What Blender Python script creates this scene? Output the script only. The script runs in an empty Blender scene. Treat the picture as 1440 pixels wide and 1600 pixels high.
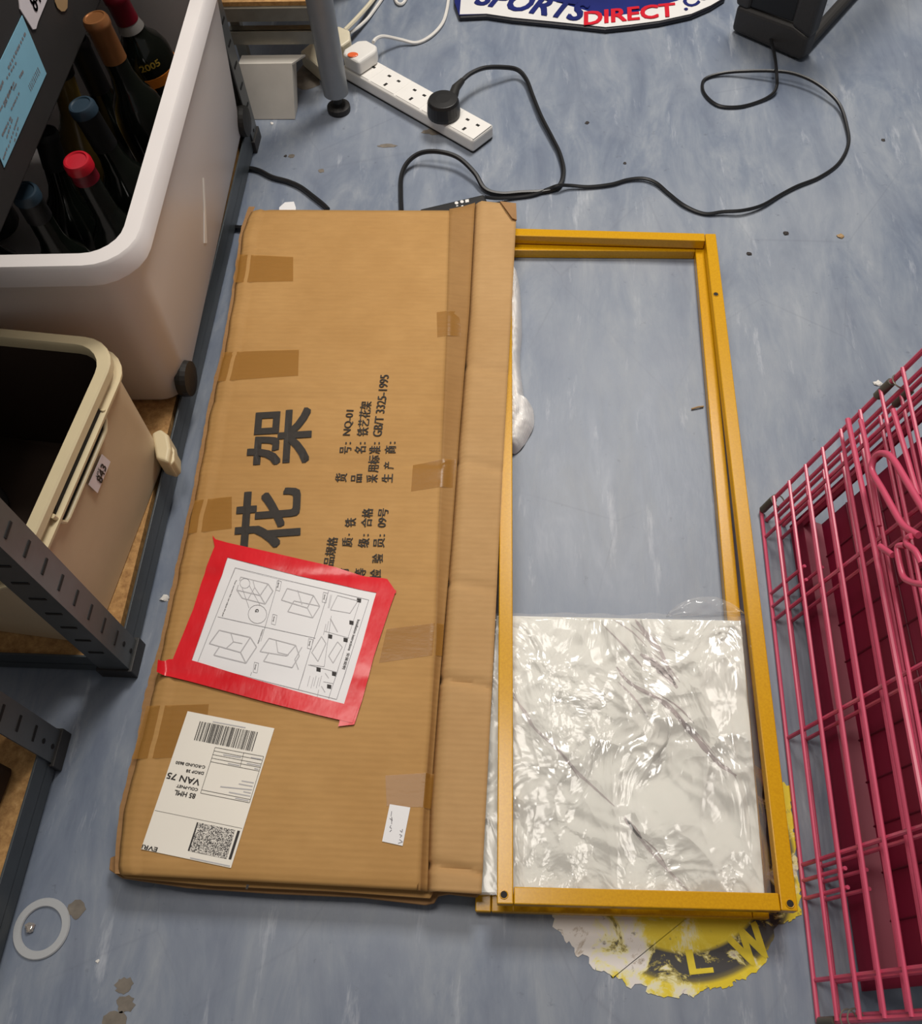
import bpy, math, random
from mathutils import Vector, Matrix, noise
random.seed(7)
SC = bpy.context.scene
COL = SC.collection
V = Vector

# ------------------------------------------------------------------ camera
FPX = 1398.0
def unit(v): return v.normalized()
def cam_ray(x, y): return V((x - 720.0, y - 800.0, FPX))
_down = unit(cam_ray(790, 1605)); _up = -_down
_l = unit(cam_ray(865, -1641)); _Y = unit(_l - _up * _l.dot(_up)); _X = _Y.cross(_up)
def to_world(c): return V((_X.dot(c), _Y.dot(c), _up.dot(c)))
EYE = V((0, 0, 1.0))
def ray(x, y): return unit(to_world(cam_ray(x, y)))
def P(x, y, z=0.0):
    d = ray(x, y); return EYE + d * ((z - 1.0) / d.z)
def Pp(x, y, p0, n):
    d = ray(x, y); return EYE + d * ((p0 - EYE).dot(n) / d.dot(n))
cam_data = bpy.data.cameras.new('camera')
cam = bpy.data.objects.new('camera', cam_data); COL.objects.link(cam)
r_, u_, b_ = to_world(V((1, 0, 0))), to_world(V((0, -1, 0))), to_world(V((0, 0, -1)))
M3 = Matrix((r_, u_, b_)).transposed()
cam.matrix_world = Matrix.Translation(EYE) @ M3.to_4x4()
cam_data.sensor_fit = 'VERTICAL'; cam_data.sensor_height = 32.0
cam_data.lens = FPX / 1600.0 * 32.0
cam_data.clip_start = 0.02
SC.camera = cam

# ------------------------------------------------------------------ light
SC.view_settings.view_transform = 'Standard'
SC.view_settings.look = 'None'
SC.view_settings.gamma = 1.0
SC.view_settings.use_curve_mapping = False
SC.view_settings.exposure = 0.12
world = bpy.data.worlds.new('room_light'); SC.world = world
world.use_nodes = True
bg = world.node_tree.nodes['Background']
bg.inputs['Color'].default_value = (1.0, 0.97, 0.94, 1); bg.inputs['Strength'].default_value = 0.13
def area(name, loc, sx, sy, power, col, rot=(0, 0, 0)):
    d = bpy.data.lights.new(name, 'AREA'); d.shape = 'RECTANGLE'; d.size = sx; d.size_y = sy
    d.energy = power; d.color = col
    o = bpy.data.objects.new(name, d); COL.objects.link(o); o.location = loc; o.rotation_euler = rot
    return o
area('ceiling_light', (-0.47, 0.74, 2.45), 1.0, 0.66, 22, (1.0, 0.93, 0.85))
area('ceiling_light', (0.43, 2.1, 2.45), 0.62, 0.8, 52, (1.0, 0.95, 0.88))

# ------------------------------------------------------------------ materials
MATS = {}
def srgb(r, g, b):
    f = lambda c: (c / 12.92 if c <= 0.04045 else ((c + 0.055) / 1.055) ** 2.4)
    return (f(r / 255), f(g / 255), f(b / 255), 1)
def new_mat(name):
    m = bpy.data.materials.new(name); m.use_nodes = True
    nt = m.node_tree; MATS[name] = m
    return m, nt, nt.nodes['Principled BSDF'], nt.nodes['Material Output']
def N(nt, t, **kw):
    n = nt.nodes.new(t)
    for k, v in kw.items():
        if k.startswith('i_'): n.inputs[k[2:].replace('_', ' ')].default_value = v
        else: setattr(n, k, v)
    return n
def coords(nt, scale=(1, 1, 1), rot=(0, 0, 0)):
    tc = N(nt, 'ShaderNodeTexCoord'); mp = N(nt, 'ShaderNodeMapping')
    mp.inputs['Scale'].default_value = scale; mp.inputs['Rotation'].default_value = rot
    nt.links.new(tc.outputs['Object'], mp.inputs['Vector'])
    return mp.outputs['Vector']
def noise_node(nt, vec, scale, detail=4, rough=0.55, dist=0.0):
    n = N(nt, 'ShaderNodeTexNoise'); n.inputs['Scale'].default_value = scale
    n.inputs['Detail'].default_value = detail; n.inputs['Roughness'].default_value = rough
    n.inputs['Distortion'].default_value = dist
    nt.links.new(vec, n.inputs['Vector']); return n.outputs['Fac']
def ramp(nt, fac, stops):
    r = N(nt, 'ShaderNodeValToRGB'); e = r.color_ramp.elements
    while len(e) < len(stops): e.new(0.5)
    for i, (p, c) in enumerate(stops): e[i].position = p; e[i].color = c
    nt.links.new(fac, r.inputs['Fac']); return r.outputs['Color']
def mixc(nt, fac, a, b, mode='MIX'):
    m = N(nt, 'ShaderNodeMix', data_type='RGBA', blend_type=mode)
    for s, v in ((0, fac), (6, a), (7, b)):
        if hasattr(v, 'links') or hasattr(v, 'is_linked'): nt.links.new(v, m.inputs[s])
        else: m.inputs[s].default_value = v
    return m.outputs[2]
def bump(nt, h, bsdf, strength=0.3, dist=0.001):
    b = N(nt, 'ShaderNodeBump'); b.inputs['Strength'].default_value = strength; b.inputs['Distance'].default_value = dist
    nt.links.new(h, b.inputs['Height']); nt.links.new(b.outputs['Normal'], bsdf.inputs['Normal'])
G = lambda v: (v, v, v, 1)
def simple(name, col, rough=0.5, metal=0.0, var=0.06, scale=40, bmp=0.0, spec=0.5, coat=0.0):
    m, nt, b, o = new_mat(name)
    c = coords(nt); f = noise_node(nt, c, scale, 5)
    hi = tuple(min(1, x * (1 + var)) for x in col[:3]) + (1,); lo = tuple(x * (1 - var) for x in col[:3]) + (1,)
    nt.links.new(ramp(nt, f, [(0.3, lo), (0.7, hi)]), b.inputs['Base Color'])
    b.inputs['Roughness'].default_value = rough; b.inputs['Metallic'].default_value = metal
    b.inputs['Specular IOR Level'].default_value = spec
    b.inputs['Coat Weight'].default_value = coat
    if bmp: bump(nt, f, b, bmp, 0.002)
    return m

# floor vinyl
m, nt, b, o = new_mat('blue_vinyl')
c1 = coords(nt, (1, 0.28, 1), (0, 0, 0.10)); c2 = coords(nt)
f1 = noise_node(nt, c1, 16, 8, 0.66, 0.6); f2 = noise_node(nt, c1, 60, 5, 0.6); f3 = noise_node(nt, c2, 3.2, 5, 0.6)
base = ramp(nt, f1, [(0.28, srgb(97, 107, 127)), (0.48, srgb(121, 131, 147)), (0.64, srgb(145, 152, 162)), (0.80, srgb(182, 186, 192))])
base = mixc(nt, ramp(nt, f2, [(0.35, G(0)), (0.75, G(0.45))]), base, srgb(102, 113, 135))
base = mixc(nt, ramp(nt, f3, [(0.42, G(0)), (0.68, G(0.5))]), base, srgb(148, 154, 164))
f4 = noise_node(nt, coords(nt, (1, 0.16, 1), (0, 0, -0.05)), 34, 6, 0.7, 0.2)
base = mixc(nt, ramp(nt, f4, [(0.60, G(0)), (0.74, G(0.55))]), base, srgb(196, 200, 208))
f5 = noise_node(nt, c2, 55, 6, 0.7)
base = mixc(nt, ramp(nt, f5, [(0.63, G(0)), (0.72, G(0.55))]), base, srgb(78, 84, 98))
# scratches
v = N(nt, 'ShaderNodeTexVoronoi', feature='DISTANCE_TO_EDGE'); v.inputs['Scale'].default_value = 5
nt.links.new(coords(nt, (1, 0.6, 1), (0, 0, 0.5)), v.inputs['Vector'])
sc_ = ramp(nt, v.outputs['Distance'], [(0.0, G(0.22)), (0.006, G(0))])
base = mixc(nt, mixc(nt, 1.0, sc_, ramp(nt, f3, [(0.4, G(0)), (0.6, G(1))]), 'MULTIPLY'), base, srgb(95, 100, 115))
nt.links.new(base, b.inputs['Base Color'])
b.inputs['Roughness'].default_value = 0.42
nt.links.new(ramp(nt, f1, [(0.3, G(0.34)), (0.75, G(0.55))]), b.inputs['Roughness'])
bump(nt, f2, b, 0.12, 0.002)

# cardboard
def cardboard(name, a, bcol, scale=(0.25, 1, 1)):
    m, nt, b, o = new_mat(name)
    c1 = coords(nt, scale); f1 = noise_node(nt, c1, 140, 4, 0.6); f2 = noise_node(nt, coords(nt), 9, 5, 0.6)
    base = ramp(nt, f2, [(0.3, a), (0.7, bcol)])
    base = mixc(nt, ramp(nt, f1, [(0.35, G(0)), (0.75, G(0.28))]), base, tuple(x * 0.78 for x in a[:3]) + (1,))
    nt.links.new(base, b.inputs['Base Color']); b.inputs['Roughness'].default_value = 0.72
    b.inputs['Specular IOR Level'].default_value = 0.25
    w = N(nt, 'ShaderNodeTexWave', wave_type='BANDS', bands_direction='Y'); w.inputs['Scale'].default_value = 45; w.inputs['Distortion'].default_value = 0.6
    nt.links.new(coords(nt), w.inputs['Vector'])
    mx = mixc(nt, 0.25, f2, w.outputs['Fac'])
    bump(nt, mx, b, 0.22, 0.0025)
    return m
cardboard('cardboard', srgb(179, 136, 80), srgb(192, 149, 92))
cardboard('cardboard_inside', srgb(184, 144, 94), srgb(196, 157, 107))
cardboard('cardboard_darker', srgb(154, 114, 66), srgb(166, 126, 76))  # darker brown cardboard, used for the box's side strip
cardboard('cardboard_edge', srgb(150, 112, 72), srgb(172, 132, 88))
def tape(name, col, alpha=0.55, rough=0.22):
    m, nt, b, o = new_mat(name)
    b.inputs['Base Color'].default_value = col; b.inputs['Roughness'].default_value = rough
    b.inputs['Alpha'].default_value = alpha
    f = noise_node(nt, coords(nt, (0.4, 1, 1)), 60, 4); bump(nt, f, b, 0.35, 0.002)
    return m
tape('amber_tape', srgb(170, 118, 40), 0.48, 0.30)
m, nt, b, o = new_mat('red_tape')
f = noise_node(nt, coords(nt, (1, 0.5, 1)), 24, 4); bump(nt, f, b, 0.35, 0.004)
nt.links.new(ramp(nt, f, [(0.3, srgb(214, 20, 34)), (0.7, srgb(232, 34, 46))]), b.inputs['Base Color'])
b.inputs['Roughness'].default_value = 0.28
simple('paper', srgb(236, 235, 236), 0.6, var=0.015, scale=12)
simple('label_paper', srgb(240, 234, 222), 0.5, var=0.015, scale=12)
simple('ink', srgb(36, 30, 28), 0.6, var=0.15, scale=300)
simple('ink_grey', srgb(138, 136, 140), 0.6)
simple('ink_light', srgb(186, 184, 186), 0.6)
simple('print_black', srgb(44, 38, 32), 0.7, var=0.18, scale=200)
m, nt, b, o = new_mat('stacked_barcode')
w = N(nt, 'ShaderNodeTexWhiteNoise'); vm = N(nt, 'ShaderNodeVectorMath', operation='SNAP'); vm.inputs[1].default_value = (0.0006, 0.0006, 1)
nt.links.new(coords(nt, rot=(0, 0, -0.2)), vm.inputs[0]); nt.links.new(vm.outputs[0], w.inputs['Vector'])
nt.links.new(ramp(nt, w.outputs['Value'], [(0.47, srgb(44, 40, 40)), (0.53, srgb(226, 220, 210))]), b.inputs['Base Color'])
# mustard frame paint
m, nt, b, o = new_mat('mustard_paint')
f = noise_node(nt, coords(nt), 420, 2)
nt.links.new(ramp(nt, f, [(0.3, srgb(206, 150, 6)), (0.7, srgb(218, 163, 10))]), b.inputs['Base Color'])
b.inputs['Roughness'].default_value = 0.2; bump(nt, f, b, 0.03, 0.0006)
simple('hole_black', srgb(18, 14, 10), 0.7)
# marble board & film
m, nt, b, o = new_mat('white_board')
f = noise_node(nt, coords(nt), 7, 5)
nt.links.new(ramp(nt, f, [(0.3, srgb(222, 220, 212)), (0.7, srgb(234, 233, 226))]), b.inputs['Base Color']); b.inputs['Roughness'].default_value = 0.45
simple('vein', srgb(186, 174, 172), 0.5, var=0.2, scale=60)
simple('vein_dark', srgb(160, 146, 144), 0.5, var=0.25, scale=60)
m, nt, b, o = new_mat('clear_film')
tr = N(nt, 'ShaderNodeBsdfTransparent'); gl = N(nt, 'ShaderNodeBsdfGlossy'); gl.inputs['Roughness'].default_value = 0.15
df = N(nt, 'ShaderNodeBsdfDiffuse'); df.inputs['Color'].default_value = (0.9, 0.89, 0.86, 1)
lw = N(nt, 'ShaderNodeFresnel'); lw.inputs['IOR'].default_value = 1.5
m1 = N(nt, 'ShaderNodeMixShader'); m2 = N(nt, 'ShaderNodeMixShader')
m1.inputs[0].default_value = 0.16
nt.links.new(tr.outputs[0], m1.inputs[1]); nt.links.new(df.outputs[0], m1.inputs[2])
ma = N(nt, 'ShaderNodeMath', operation='MULTIPLY'); ma.inputs[1].default_value = 1.0; ma.use_clamp = True
nt.links.new(lw.outputs[0], ma.inputs[0]); nt.links.new(ma.outputs[0], m2.inputs[0])
nt.links.new(m1.outputs[0], m2.inputs[1]); nt.links.new(gl.outputs[0], m2.inputs[2])
fa = noise_node(nt, coords(nt, (1, 0.55, 1), (0, 0, 0.6)), 13, 4, 0.5, 1.2)
fr = N(nt, 'ShaderNodeMath', operation='SUBTRACT'); fr.inputs[1].default_value = 0.5; nt.links.new(fa, fr.inputs[0])
fb = N(nt, 'ShaderNodeMath', operation='ABSOLUTE'); nt.links.new(fr.outputs[0], fb.inputs[0])
dn = N(nt, 'ShaderNodeTexNoise'); dn.inputs['Scale'].default_value = 7; nt.links.new(coords(nt), dn.inputs['Vector'])
vs_ = N(nt, 'ShaderNodeVectorMath', operation='SCALE'); vs_.inputs['Scale'].default_value = 0.10; nt.links.new(dn.outputs['Color'], vs_.inputs[0])
hs = []
for sc_v, rz, st in ((17, .7, .40), (34, -.5, .45)):
    va = N(nt, 'ShaderNodeVectorMath', operation='ADD'); nt.links.new(coords(nt, (1, st, 1), (0, 0, rz)), va.inputs[0]); nt.links.new(vs_.outputs[0], va.inputs[1])
    vo = N(nt, 'ShaderNodeTexVoronoi', feature='F1'); vo.inputs['Scale'].default_value = sc_v; nt.links.new(va.outputs[0], vo.inputs['Vector']); hs.append(vo.outputs['Distance'])
h1 = N(nt, 'ShaderNodeMath', operation='MULTIPLY_ADD'); h1.inputs[1].default_value = 0.5; nt.links.new(hs[1], h1.inputs[0]); nt.links.new(hs[0], h1.inputs[2])
h2 = N(nt, 'ShaderNodeMath', operation='MULTIPLY_ADD'); h2.inputs[1].default_value = 1.0; nt.links.new(fb.outputs[0], h2.inputs[0]); nt.links.new(h1.outputs[0], h2.inputs[2])
bp = N(nt, 'ShaderNodeBump', invert=True); bp.inputs['Strength'].default_value = 0.75; bp.inputs['Distance'].default_value = 0.011
nt.links.new(h2.outputs[0], bp.inputs['Height'])
for s in (gl, lw): nt.links.new(bp.outputs[0], s.inputs['Normal'])
nt.links.new(m2.outputs[0], o.inputs['Surface'])
simple('white_foam', srgb(236, 234, 232), 0.35, var=0.02, bmp=0.2, scale=50)
# metals & plastics
simple('grey_enamel', srgb(84, 88, 90), 0.38, 0.0, 0.08, 60, spec=0.6)
simple('dark_enamel', srgb(66, 72, 76), 0.40, 0.0, 0.08, 60)
simple('slot_dark', srgb(26, 25, 25), 0.8)
simple('galvanised', srgb(150, 146, 134), 0.35, 0.6, 0.1, 50)
simple('leg_silver', srgb(140, 144, 148), 0.42, 0.35, 0.05, 40)
simple('black_rubber', srgb(34, 32, 30), 0.55, var=0.15)
simple('black_plastic', srgb(26, 25, 25), 0.42, var=0.12)
simple('black_cable', srgb(24, 24, 26), 0.38, var=0.1)
simple('charcoal_plastic', srgb(52, 50, 49), 0.55, var=0.1, bmp=0.08, scale=300)
simple('deep_black', srgb(12, 12, 13), 0.5)
simple('black_card', srgb(46, 43, 42), 0.7, var=0.06)
simple('white_plastic', srgb(236, 233, 228), 0.32, var=0.02)
simple('cream_plastic', srgb(226, 216, 190), 0.4, var=0.04)
simple('white_cable', srgb(230, 226, 220), 0.4)
simple('orange_lens', srgb(240, 112, 66), 0.25)
simple('beige_plastic', srgb(206, 184, 152), 0.48, var=0.04, scale=20)
simple('beige_light', srgb(220, 204, 166), 0.45, var=0.04, scale=20)
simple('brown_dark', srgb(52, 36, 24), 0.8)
simple('off_white_card', srgb(212, 206, 196), 0.6, var=0.05, scale=25)
simple('pink_wire', srgb(208, 82, 112), 0.33, var=0.05, spec=0.6)
simple('magenta_tray', srgb(134, 17, 55), 0.5, var=0.06, scale=12)
simple('magenta_rib', srgb(104, 10, 40), 0.5)
simple('clip_grey', srgb(92, 88, 78), 0.5)
simple('blue_label', srgb(142, 198, 222), 0.55, var=0.03)
simple('lot_paper', srgb(236, 228, 232), 0.5, var=0.02)
simple('bag_navy', srgb(24, 34, 104), 0.3, var=0.15, scale=20, bmp=0.3)
simple('bag_white', srgb(226, 224, 222), 0.3, var=0.04, scale=18, bmp=0.3)
simple('bag_red', srgb(206, 24, 44), 0.3)
simple('bag_black', srgb(16, 16, 26), 0.35)
m, nt, b, o = new_mat('translucent_plastic')
b.inputs['Base Color'].default_value = srgb(226, 220, 218); b.inputs['Roughness'].default_value = 0.4
b.inputs['Transmission Weight'].default_value = 0.12; b.inputs['Subsurface Weight'].default_value = 0.15
b.inputs['Subsurface Radius'].default_value = (0.02, 0.018, 0.016)
f = noise_node(nt, coords(nt), 8, 4); bump(nt, f, b, 0.1, 0.01)
simple('rim_plastic', srgb(238, 232, 230), 0.3, var=0.02, scale=10)
m, nt, b, o = new_mat('ring_rubber')
b.inputs['Base Color'].default_value = srgb(206, 208, 210); b.inputs['Roughness'].default_value = 0.4; b.inputs['Alpha'].default_value = 0.6
m, nt, b, o = new_mat('chipboard')
f1 = noise_node(nt, coords(nt), 120, 4, 0.7); f2 = noise_node(nt, coords(nt, (1, 0.3, 1)), 40, 3)
base = ramp(nt, f1, [(0.3, srgb(150, 108, 62)), (0.6, srgb(192, 148, 92)), (0.8, srgb(214, 174, 120))])
nt.links.new(base, b.inputs['Base Color']); b.inputs['Roughness'].default_value = 0.8
def glass(name, col, rough=0.12): simple(name, col, rough, var=0.1, spec=0.6)
glass('bottle_glass', srgb(16, 20, 16)); glass('olive_glass', srgb(112, 92, 44), 0.2)
simple('cap_red', srgb(196, 20, 40), 0.3, spec=0.6); simple('cap_dark_red', srgb(120, 12, 34), 0.4)
simple('cap_copper', srgb(166, 110, 66), 0.32, 0.5); simple('cap_navy', srgb(44, 62, 76), 0.4)
simple('cap_black', srgb(20, 20, 22), 0.5); simple('cap_silver', srgb(168, 164, 160), 0.35, 0.4)
simple('gold_ink', srgb(206, 172, 70), 0.4); simple('orange_paper', srgb(226, 130, 40), 0.5)
# floor sticker
RI = (P(1060, 1490) - P(1054, 1330)).length
m, nt, b, o = new_mat('worn_sticker')
tc = N(nt, 'ShaderNodeTexCoord')
f1 = noise_node(nt, tc.outputs['Object'], 26, 7, 0.68, 0.5); f2 = noise_node(nt, tc.outputs['Object'], 70, 5, 0.7)
sx = N(nt, 'ShaderNodeSeparateXYZ'); nt.links.new(tc.outputs['Object'], sx.inputs[0])
g = N(nt, 'ShaderNodeMapRange'); g.inputs['From Min'].default_value = -0.12; g.inputs['From Max'].default_value = 0.03
g.inputs['To Min'].default_value = 0.30; g.inputs['To Max'].default_value = -0.10; nt.links.new(sx.outputs[0], g.inputs[0])
ad = N(nt, 'ShaderNodeMath', operation='ADD'); f1b = N(nt, 'ShaderNodeMath', operation='MULTIPLY_ADD'); f1b.inputs[1].default_value = 1.7; f1b.inputs[2].default_value = -0.33; nt.links.new(f1, f1b.inputs[0]); nt.links.new(f1b.outputs[0], ad.inputs[0]); nt.links.new(g.outputs[0], ad.inputs[1])
base = ramp(nt, ad.outputs[0], [(0.40, srgb(226, 200, 30)), (0.52, srgb(232, 210, 60)), (0.62, srgb(232, 226, 180)), (0.72, srgb(228, 222, 216))])
ln = N(nt, 'ShaderNodeVectorMath', operation='LENGTH'); nt.links.new(tc.outputs['Object'], ln.inputs[0])
band = ramp(nt, ln.outputs['Value'], [(RI - .001, G(0)), (RI, G(1)), (RI + .024, G(1)), (RI + .0255, G(0))])
wear = ramp(nt, ad.outputs[0], [(0.50, G(1)), (0.60, G(0.0))])
base = mixc(nt, mixc(nt, 1.0, band, wear, 'MULTIPLY'), base, srgb(62, 60, 60))
base = mixc(nt, ramp(nt, f2, [(0.62, G(0)), (0.70, G(0.75))]), base, srgb(96, 88, 72))
base = mixc(nt, ramp(nt, f1, [(0.62, G(0)), (0.68, G(0.65))]), base, srgb(130, 96, 26))
nt.links.new(base, b.inputs['Base Color']); b.inputs['Roughness'].default_value = 0.5
simple('sticker_yellow', srgb(226, 202, 40), 0.5, var=0.1, scale=90)
simple('stain_brown', srgb(116, 108, 98), 0.6, var=0.2, scale=90)
simple('foil', srgb(210, 200, 190), 0.25, 0.7, bmp=0.4)
simple('crumb_white', srgb(232, 228, 222), 0.6); simple('crumb_tan', srgb(170, 140, 100), 0.7); simple('crumb_dark', srgb(50, 44, 42), 0.7)

# ------------------------------------------------------------------ mesh builder
class MB:
    def __init__(s): s.v = []; s.f = []; s.m = []
    def add(s, vs, fs, mi=0):
        o = len(s.v); s.v += [V(p) for p in vs]; s.f += [tuple(i + o for i in f) for f in fs]; s.m += [mi] * len(fs); return s
    def hexa(s, b4, t4, mi=0):   # bottom 4, top 4, counter-clockwise from above
        return s.add(list(b4) + list(t4), [(3, 2, 1, 0), (4, 5, 6, 7), (0, 1, 5, 4), (1, 2, 6, 5), (2, 3, 7, 6), (3, 0, 4, 7)], mi)
    def box(s, c, size, X=V((1, 0, 0)), Y=V((0, 1, 0)), Z=V((0, 0, 1)), mi=0):
        c = V(c); hx, hy, hz = size[0] / 2, size[1] / 2, size[2] / 2
        q = lambda z: [c + X * a * hx + Y * b * hy + Z * z * hz for a, b in ((-1, -1), (1, -1), (1, 1), (-1, 1))]
        return s.hexa(q(-1), q(1), mi)
    def prism(s, poly, z0, z1, mi=0):      # poly: list of xy(z) points
        n = len(poly); b = [V((p[0], p[1], z0)) for p in poly]; t = [V((p[0], p[1], z1)) for p in poly]
        ar = sum(poly[i][0] * poly[(i + 1) % n][1] - poly[(i + 1) % n][0] * poly[i][1] for i in range(n))
        if ar < 0: b.reverse(); t.reverse()
        return s.add(b + t, [tuple(range(n - 1, -1, -1)), tuple(range(n, 2 * n))] + [(i, (i + 1) % n, n + (i + 1) % n, n + i) for i in range(n)], mi)
    def slab(s, poly, d, mi=0):            # planar polygon (3d pts) extruded by vector d
        n = len(poly); poly = [V(p) for p in poly]; d = V(d)
        nn = sum(((poly[i] - poly[0]).cross(poly[(i + 1) % n] - poly[0]) for i in range(n)), V((0, 0, 0)))
        if nn.dot(d) < 0: poly = poly[::-1]
        return s.add(poly + [p + d for p in poly], [tuple(range(n - 1, -1, -1)), tuple(range(n, 2 * n))] + [(i, (i + 1) % n, n + (i + 1) % n, n + i) for i in range(n)], mi)
    def tube(s, path, r, n=8, closed=False, mi=0):
        path = [V(p) for p in path]; L = len(path); o = len(s.v); rr = r if hasattr(r, '__len__') else [r] * L
        up = None
        for i, p in enumerate(path):
            a = path[(i - 1) % L] if (closed or i > 0) else p; b = path[(i + 1) % L] if (closed or i < L - 1) else p
            t = (b - a).normalized()
            if up is None: up = t.orthogonal().normalized()
            up = (up - t * up.dot(t)).normalized(); w = t.cross(up)
            for k in range(n):
                a_ = 2 * math.pi * k / n; s.v.append(p + (up * math.cos(a_) + w * math.sin(a_)) * rr[i])
        for i in range(L if closed else L - 1):
            j = (i + 1) % L
            for k in range(n):
                s.f.append((o + i * n + k, o + i * n + (k + 1) % n, o + j * n + (k + 1) % n, o + j * n + k)); s.m.append(mi)
        if not closed:
            s.f.append(tuple(o + k for k in range(n - 1, -1, -1))); s.m.append(mi)
            s.f.append(tuple(o + (L - 1) * n + k for k in range(n))); s.m.append(mi)
        return s
    def lathe(s, prof, org, ax=V((0, 0, 1)), n=24, mi=0):   # prof: (r, h)
        ax = V(ax).normalized(); u = ax.orthogonal().normalized(); w = ax.cross(u); o = len(s.v); org = V(org)
        for r, h in prof:
            for k in range(n):
                a = 2 * math.pi * k / n; s.v.append(org + ax * h + (u * math.cos(a) + w * math.sin(a)) * max(r, 1e-5))
        for i in range(len(prof) - 1):
            for k in range(n):
                s.f.append((o + i * n + k, o + i * n + (k + 1) % n, o + (i + 1) * n + (k + 1) % n, o + (i + 1) * n + k)); s.m.append(mi)
        s.f.append(tuple(o + k for k in range(n - 1, -1, -1))); s.m.append(mi)
        l = o + (len(prof) - 1) * n; s.f.append(tuple(l + k for k in range(n))); s.m.append(mi)
        return s
    def grid(s, fn, nu, nv, mi=0):
        o = len(s.v)
        for j in range(nv + 1):
            for i in range(nu + 1): s.v.append(V(fn(i / nu, j / nv)))
        for j in range(nv):
            for i in range(nu):
                a = o + j * (nu + 1) + i; s.f.append((a, a + 1, a + nu + 2, a + nu + 1)); s.m.append(mi)
        return s
def root_loc(o):
    while o.parent: o = o.parent
    return o.location.copy()
def tag(o, label=None, cat=None, group=None, kind=None):
    if label: o['label'] = label
    if cat: o['category'] = cat
    if group: o['group'] = group
    if kind: o['kind'] = kind
    return o
def thing(name, loc, label, cat, group=None):
    o = bpy.data.objects.new(name, None); COL.objects.link(o); o.location = loc; o.empty_display_size = 0.03
    return tag(o, label, cat, group)
def obj(name, mb, mats, parent=None, smooth=False, bev=0.0, seg=2, solid=0.0, sub=0, label=None):
    if parent: off = root_loc(parent)
    else:
        xs = [p.x for p in mb.v]; ys = [p.y for p in mb.v]
        off = V(((min(xs) + max(xs)) / 2, (min(ys) + max(ys)) / 2, min(p.z for p in mb.v)))
    me = bpy.data.meshes.new(name)
    me.from_pydata([p - off for p in mb.v], [], mb.f); me.update()
    mats = mats if isinstance(mats, (list, tuple)) else [mats]
    for k in mats: me.materials.append(MATS[k])
    me.polygons.foreach_set('material_index', mb.m)
    if smooth:
        me.polygons.foreach_set('use_smooth', [True] * len(me.polygons)); me.set_sharp_from_angle(angle=0.7)
    o = bpy.data.objects.new(name, me); COL.objects.link(o)
    if parent: o.parent = parent
    else: o.location = off
    if solid:
        md = o.modifiers.new('s', 'SOLIDIFY'); md.thickness = solid; md.offset = -1
    if bev:
        md = o.modifiers.new('b', 'BEVEL'); md.width = bev; md.segments = seg; md.limit_method = 'ANGLE'; md.angle_limit = 0.6
    if sub:
        md = o.modifiers.new('u', 'SUBSURF'); md.levels = sub; md.render_levels = sub
    if label: o['label'] = label
    return o
_tc = {}
def text_geo(s, bold=0.0, shear=0.0):
    k = (s, bold, shear)
    if k not in _tc:
        c = bpy.data.curves.new('t', 'FONT'); c.body = s; c.offset = bold; c.shear = shear; c.resolution_u = 3
        o = bpy.data.objects.new('t', c); COL.objects.link(o); bpy.context.view_layer.update()
        me = bpy.data.meshes.new_from_object(o.evaluated_get(bpy.context.evaluated_depsgraph_get()))
        vs = [(p.co.x, p.co.y) for p in me.vertices]; fs = [tuple(p.vertices) for p in me.polygons]
        bpy.data.objects.remove(o); bpy.data.meshes.remove(me); bpy.data.curves.remove(c)
        _tc[k] = (vs, fs)
    return _tc[k]
def put_text(mb, s, fn, length, height, bold=0.0, shear=0.0, mi=0, heavy=0.0):
    """fn(u, v): point at u along the line and v above it (metres); glyph extents fill length x height"""
    vs, fs = text_geo(s, bold, shear)
    x0 = min(p[0] for p in vs); x1 = max(p[0] for p in vs); y0 = min(p[1] for p in vs); y1 = max(p[1] for p in vs)
    e = heavy * height
    for ci, (dx, dy) in enumerate(((0, 0),) if not heavy else ((-e, -e), (e, -e), (e, e), (-e, e), (0, e), (0, -e), (e, 0), (-e, 0))):
        mb.add([V((0, 0, 5e-5 * ci)) + fn(dx + (p[0] - x0) / (x1 - x0) * length, dy + (p[1] - y0) / (y1 - y0) * height) for p in vs], fs, mi)
def spline(pts, n=8, closed=False):
    pts = [V(p) for p in pts]; L = len(pts); out = []
    for i in range(L if closed else L - 1):
        g = lambda k: pts[k % L] if closed else pts[max(0, min(L - 1, k))]
        p0, p1, p2, p3 = g(i - 1), g(i), g(i + 1), g(i + 2)
        for j in range(n):
            t = j / n
            out.append(0.5 * ((2 * p1) + (p2 - p0) * t + (2 * p0 - 5 * p1 + 4 * p2 - p3) * t * t + (3 * p1 - p0 - 3 * p2 + p3) * t ** 3))
    if not closed: out.append(pts[-1])
    return out
def rrect(w, h, r, n=6):
    out = []; e = 0.004
    for cx, cy, a0 in ((w / 2 - r, h / 2 - r, 0), (-w / 2 + r, h / 2 - r, 90), (-w / 2 + r, -h / 2 + r, 180), (w / 2 - r, -h / 2 + r, 270)):
        a = math.radians(a0); p = (cx + r * math.cos(a), cy + r * math.sin(a)); out.append((p[0] + e * math.sin(a), p[1] - e * math.cos(a)))
        for k in range(n + 1):
            a = math.radians(a0 + 90 * k / n); out.append((cx + r * math.cos(a), cy + r * math.sin(a)))
        out.append((out[-1][0] - e * math.sin(a), out[-1][1] + e * math.cos(a)))
    return out
def zf(region, scale):
    return lambda x, y: (region[0] + x / scale, region[1] + y / scale)
def interp(poly, y):
    for (x0, y0), (x1, y1) in zip(poly, poly[1:]):
        if y0 <= y <= y1: return x0 + (x1 - x0) * (y - y0) / (y1 - y0)
    return poly[0][0] if y < poly[0][1] else poly[-1][0]

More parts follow.
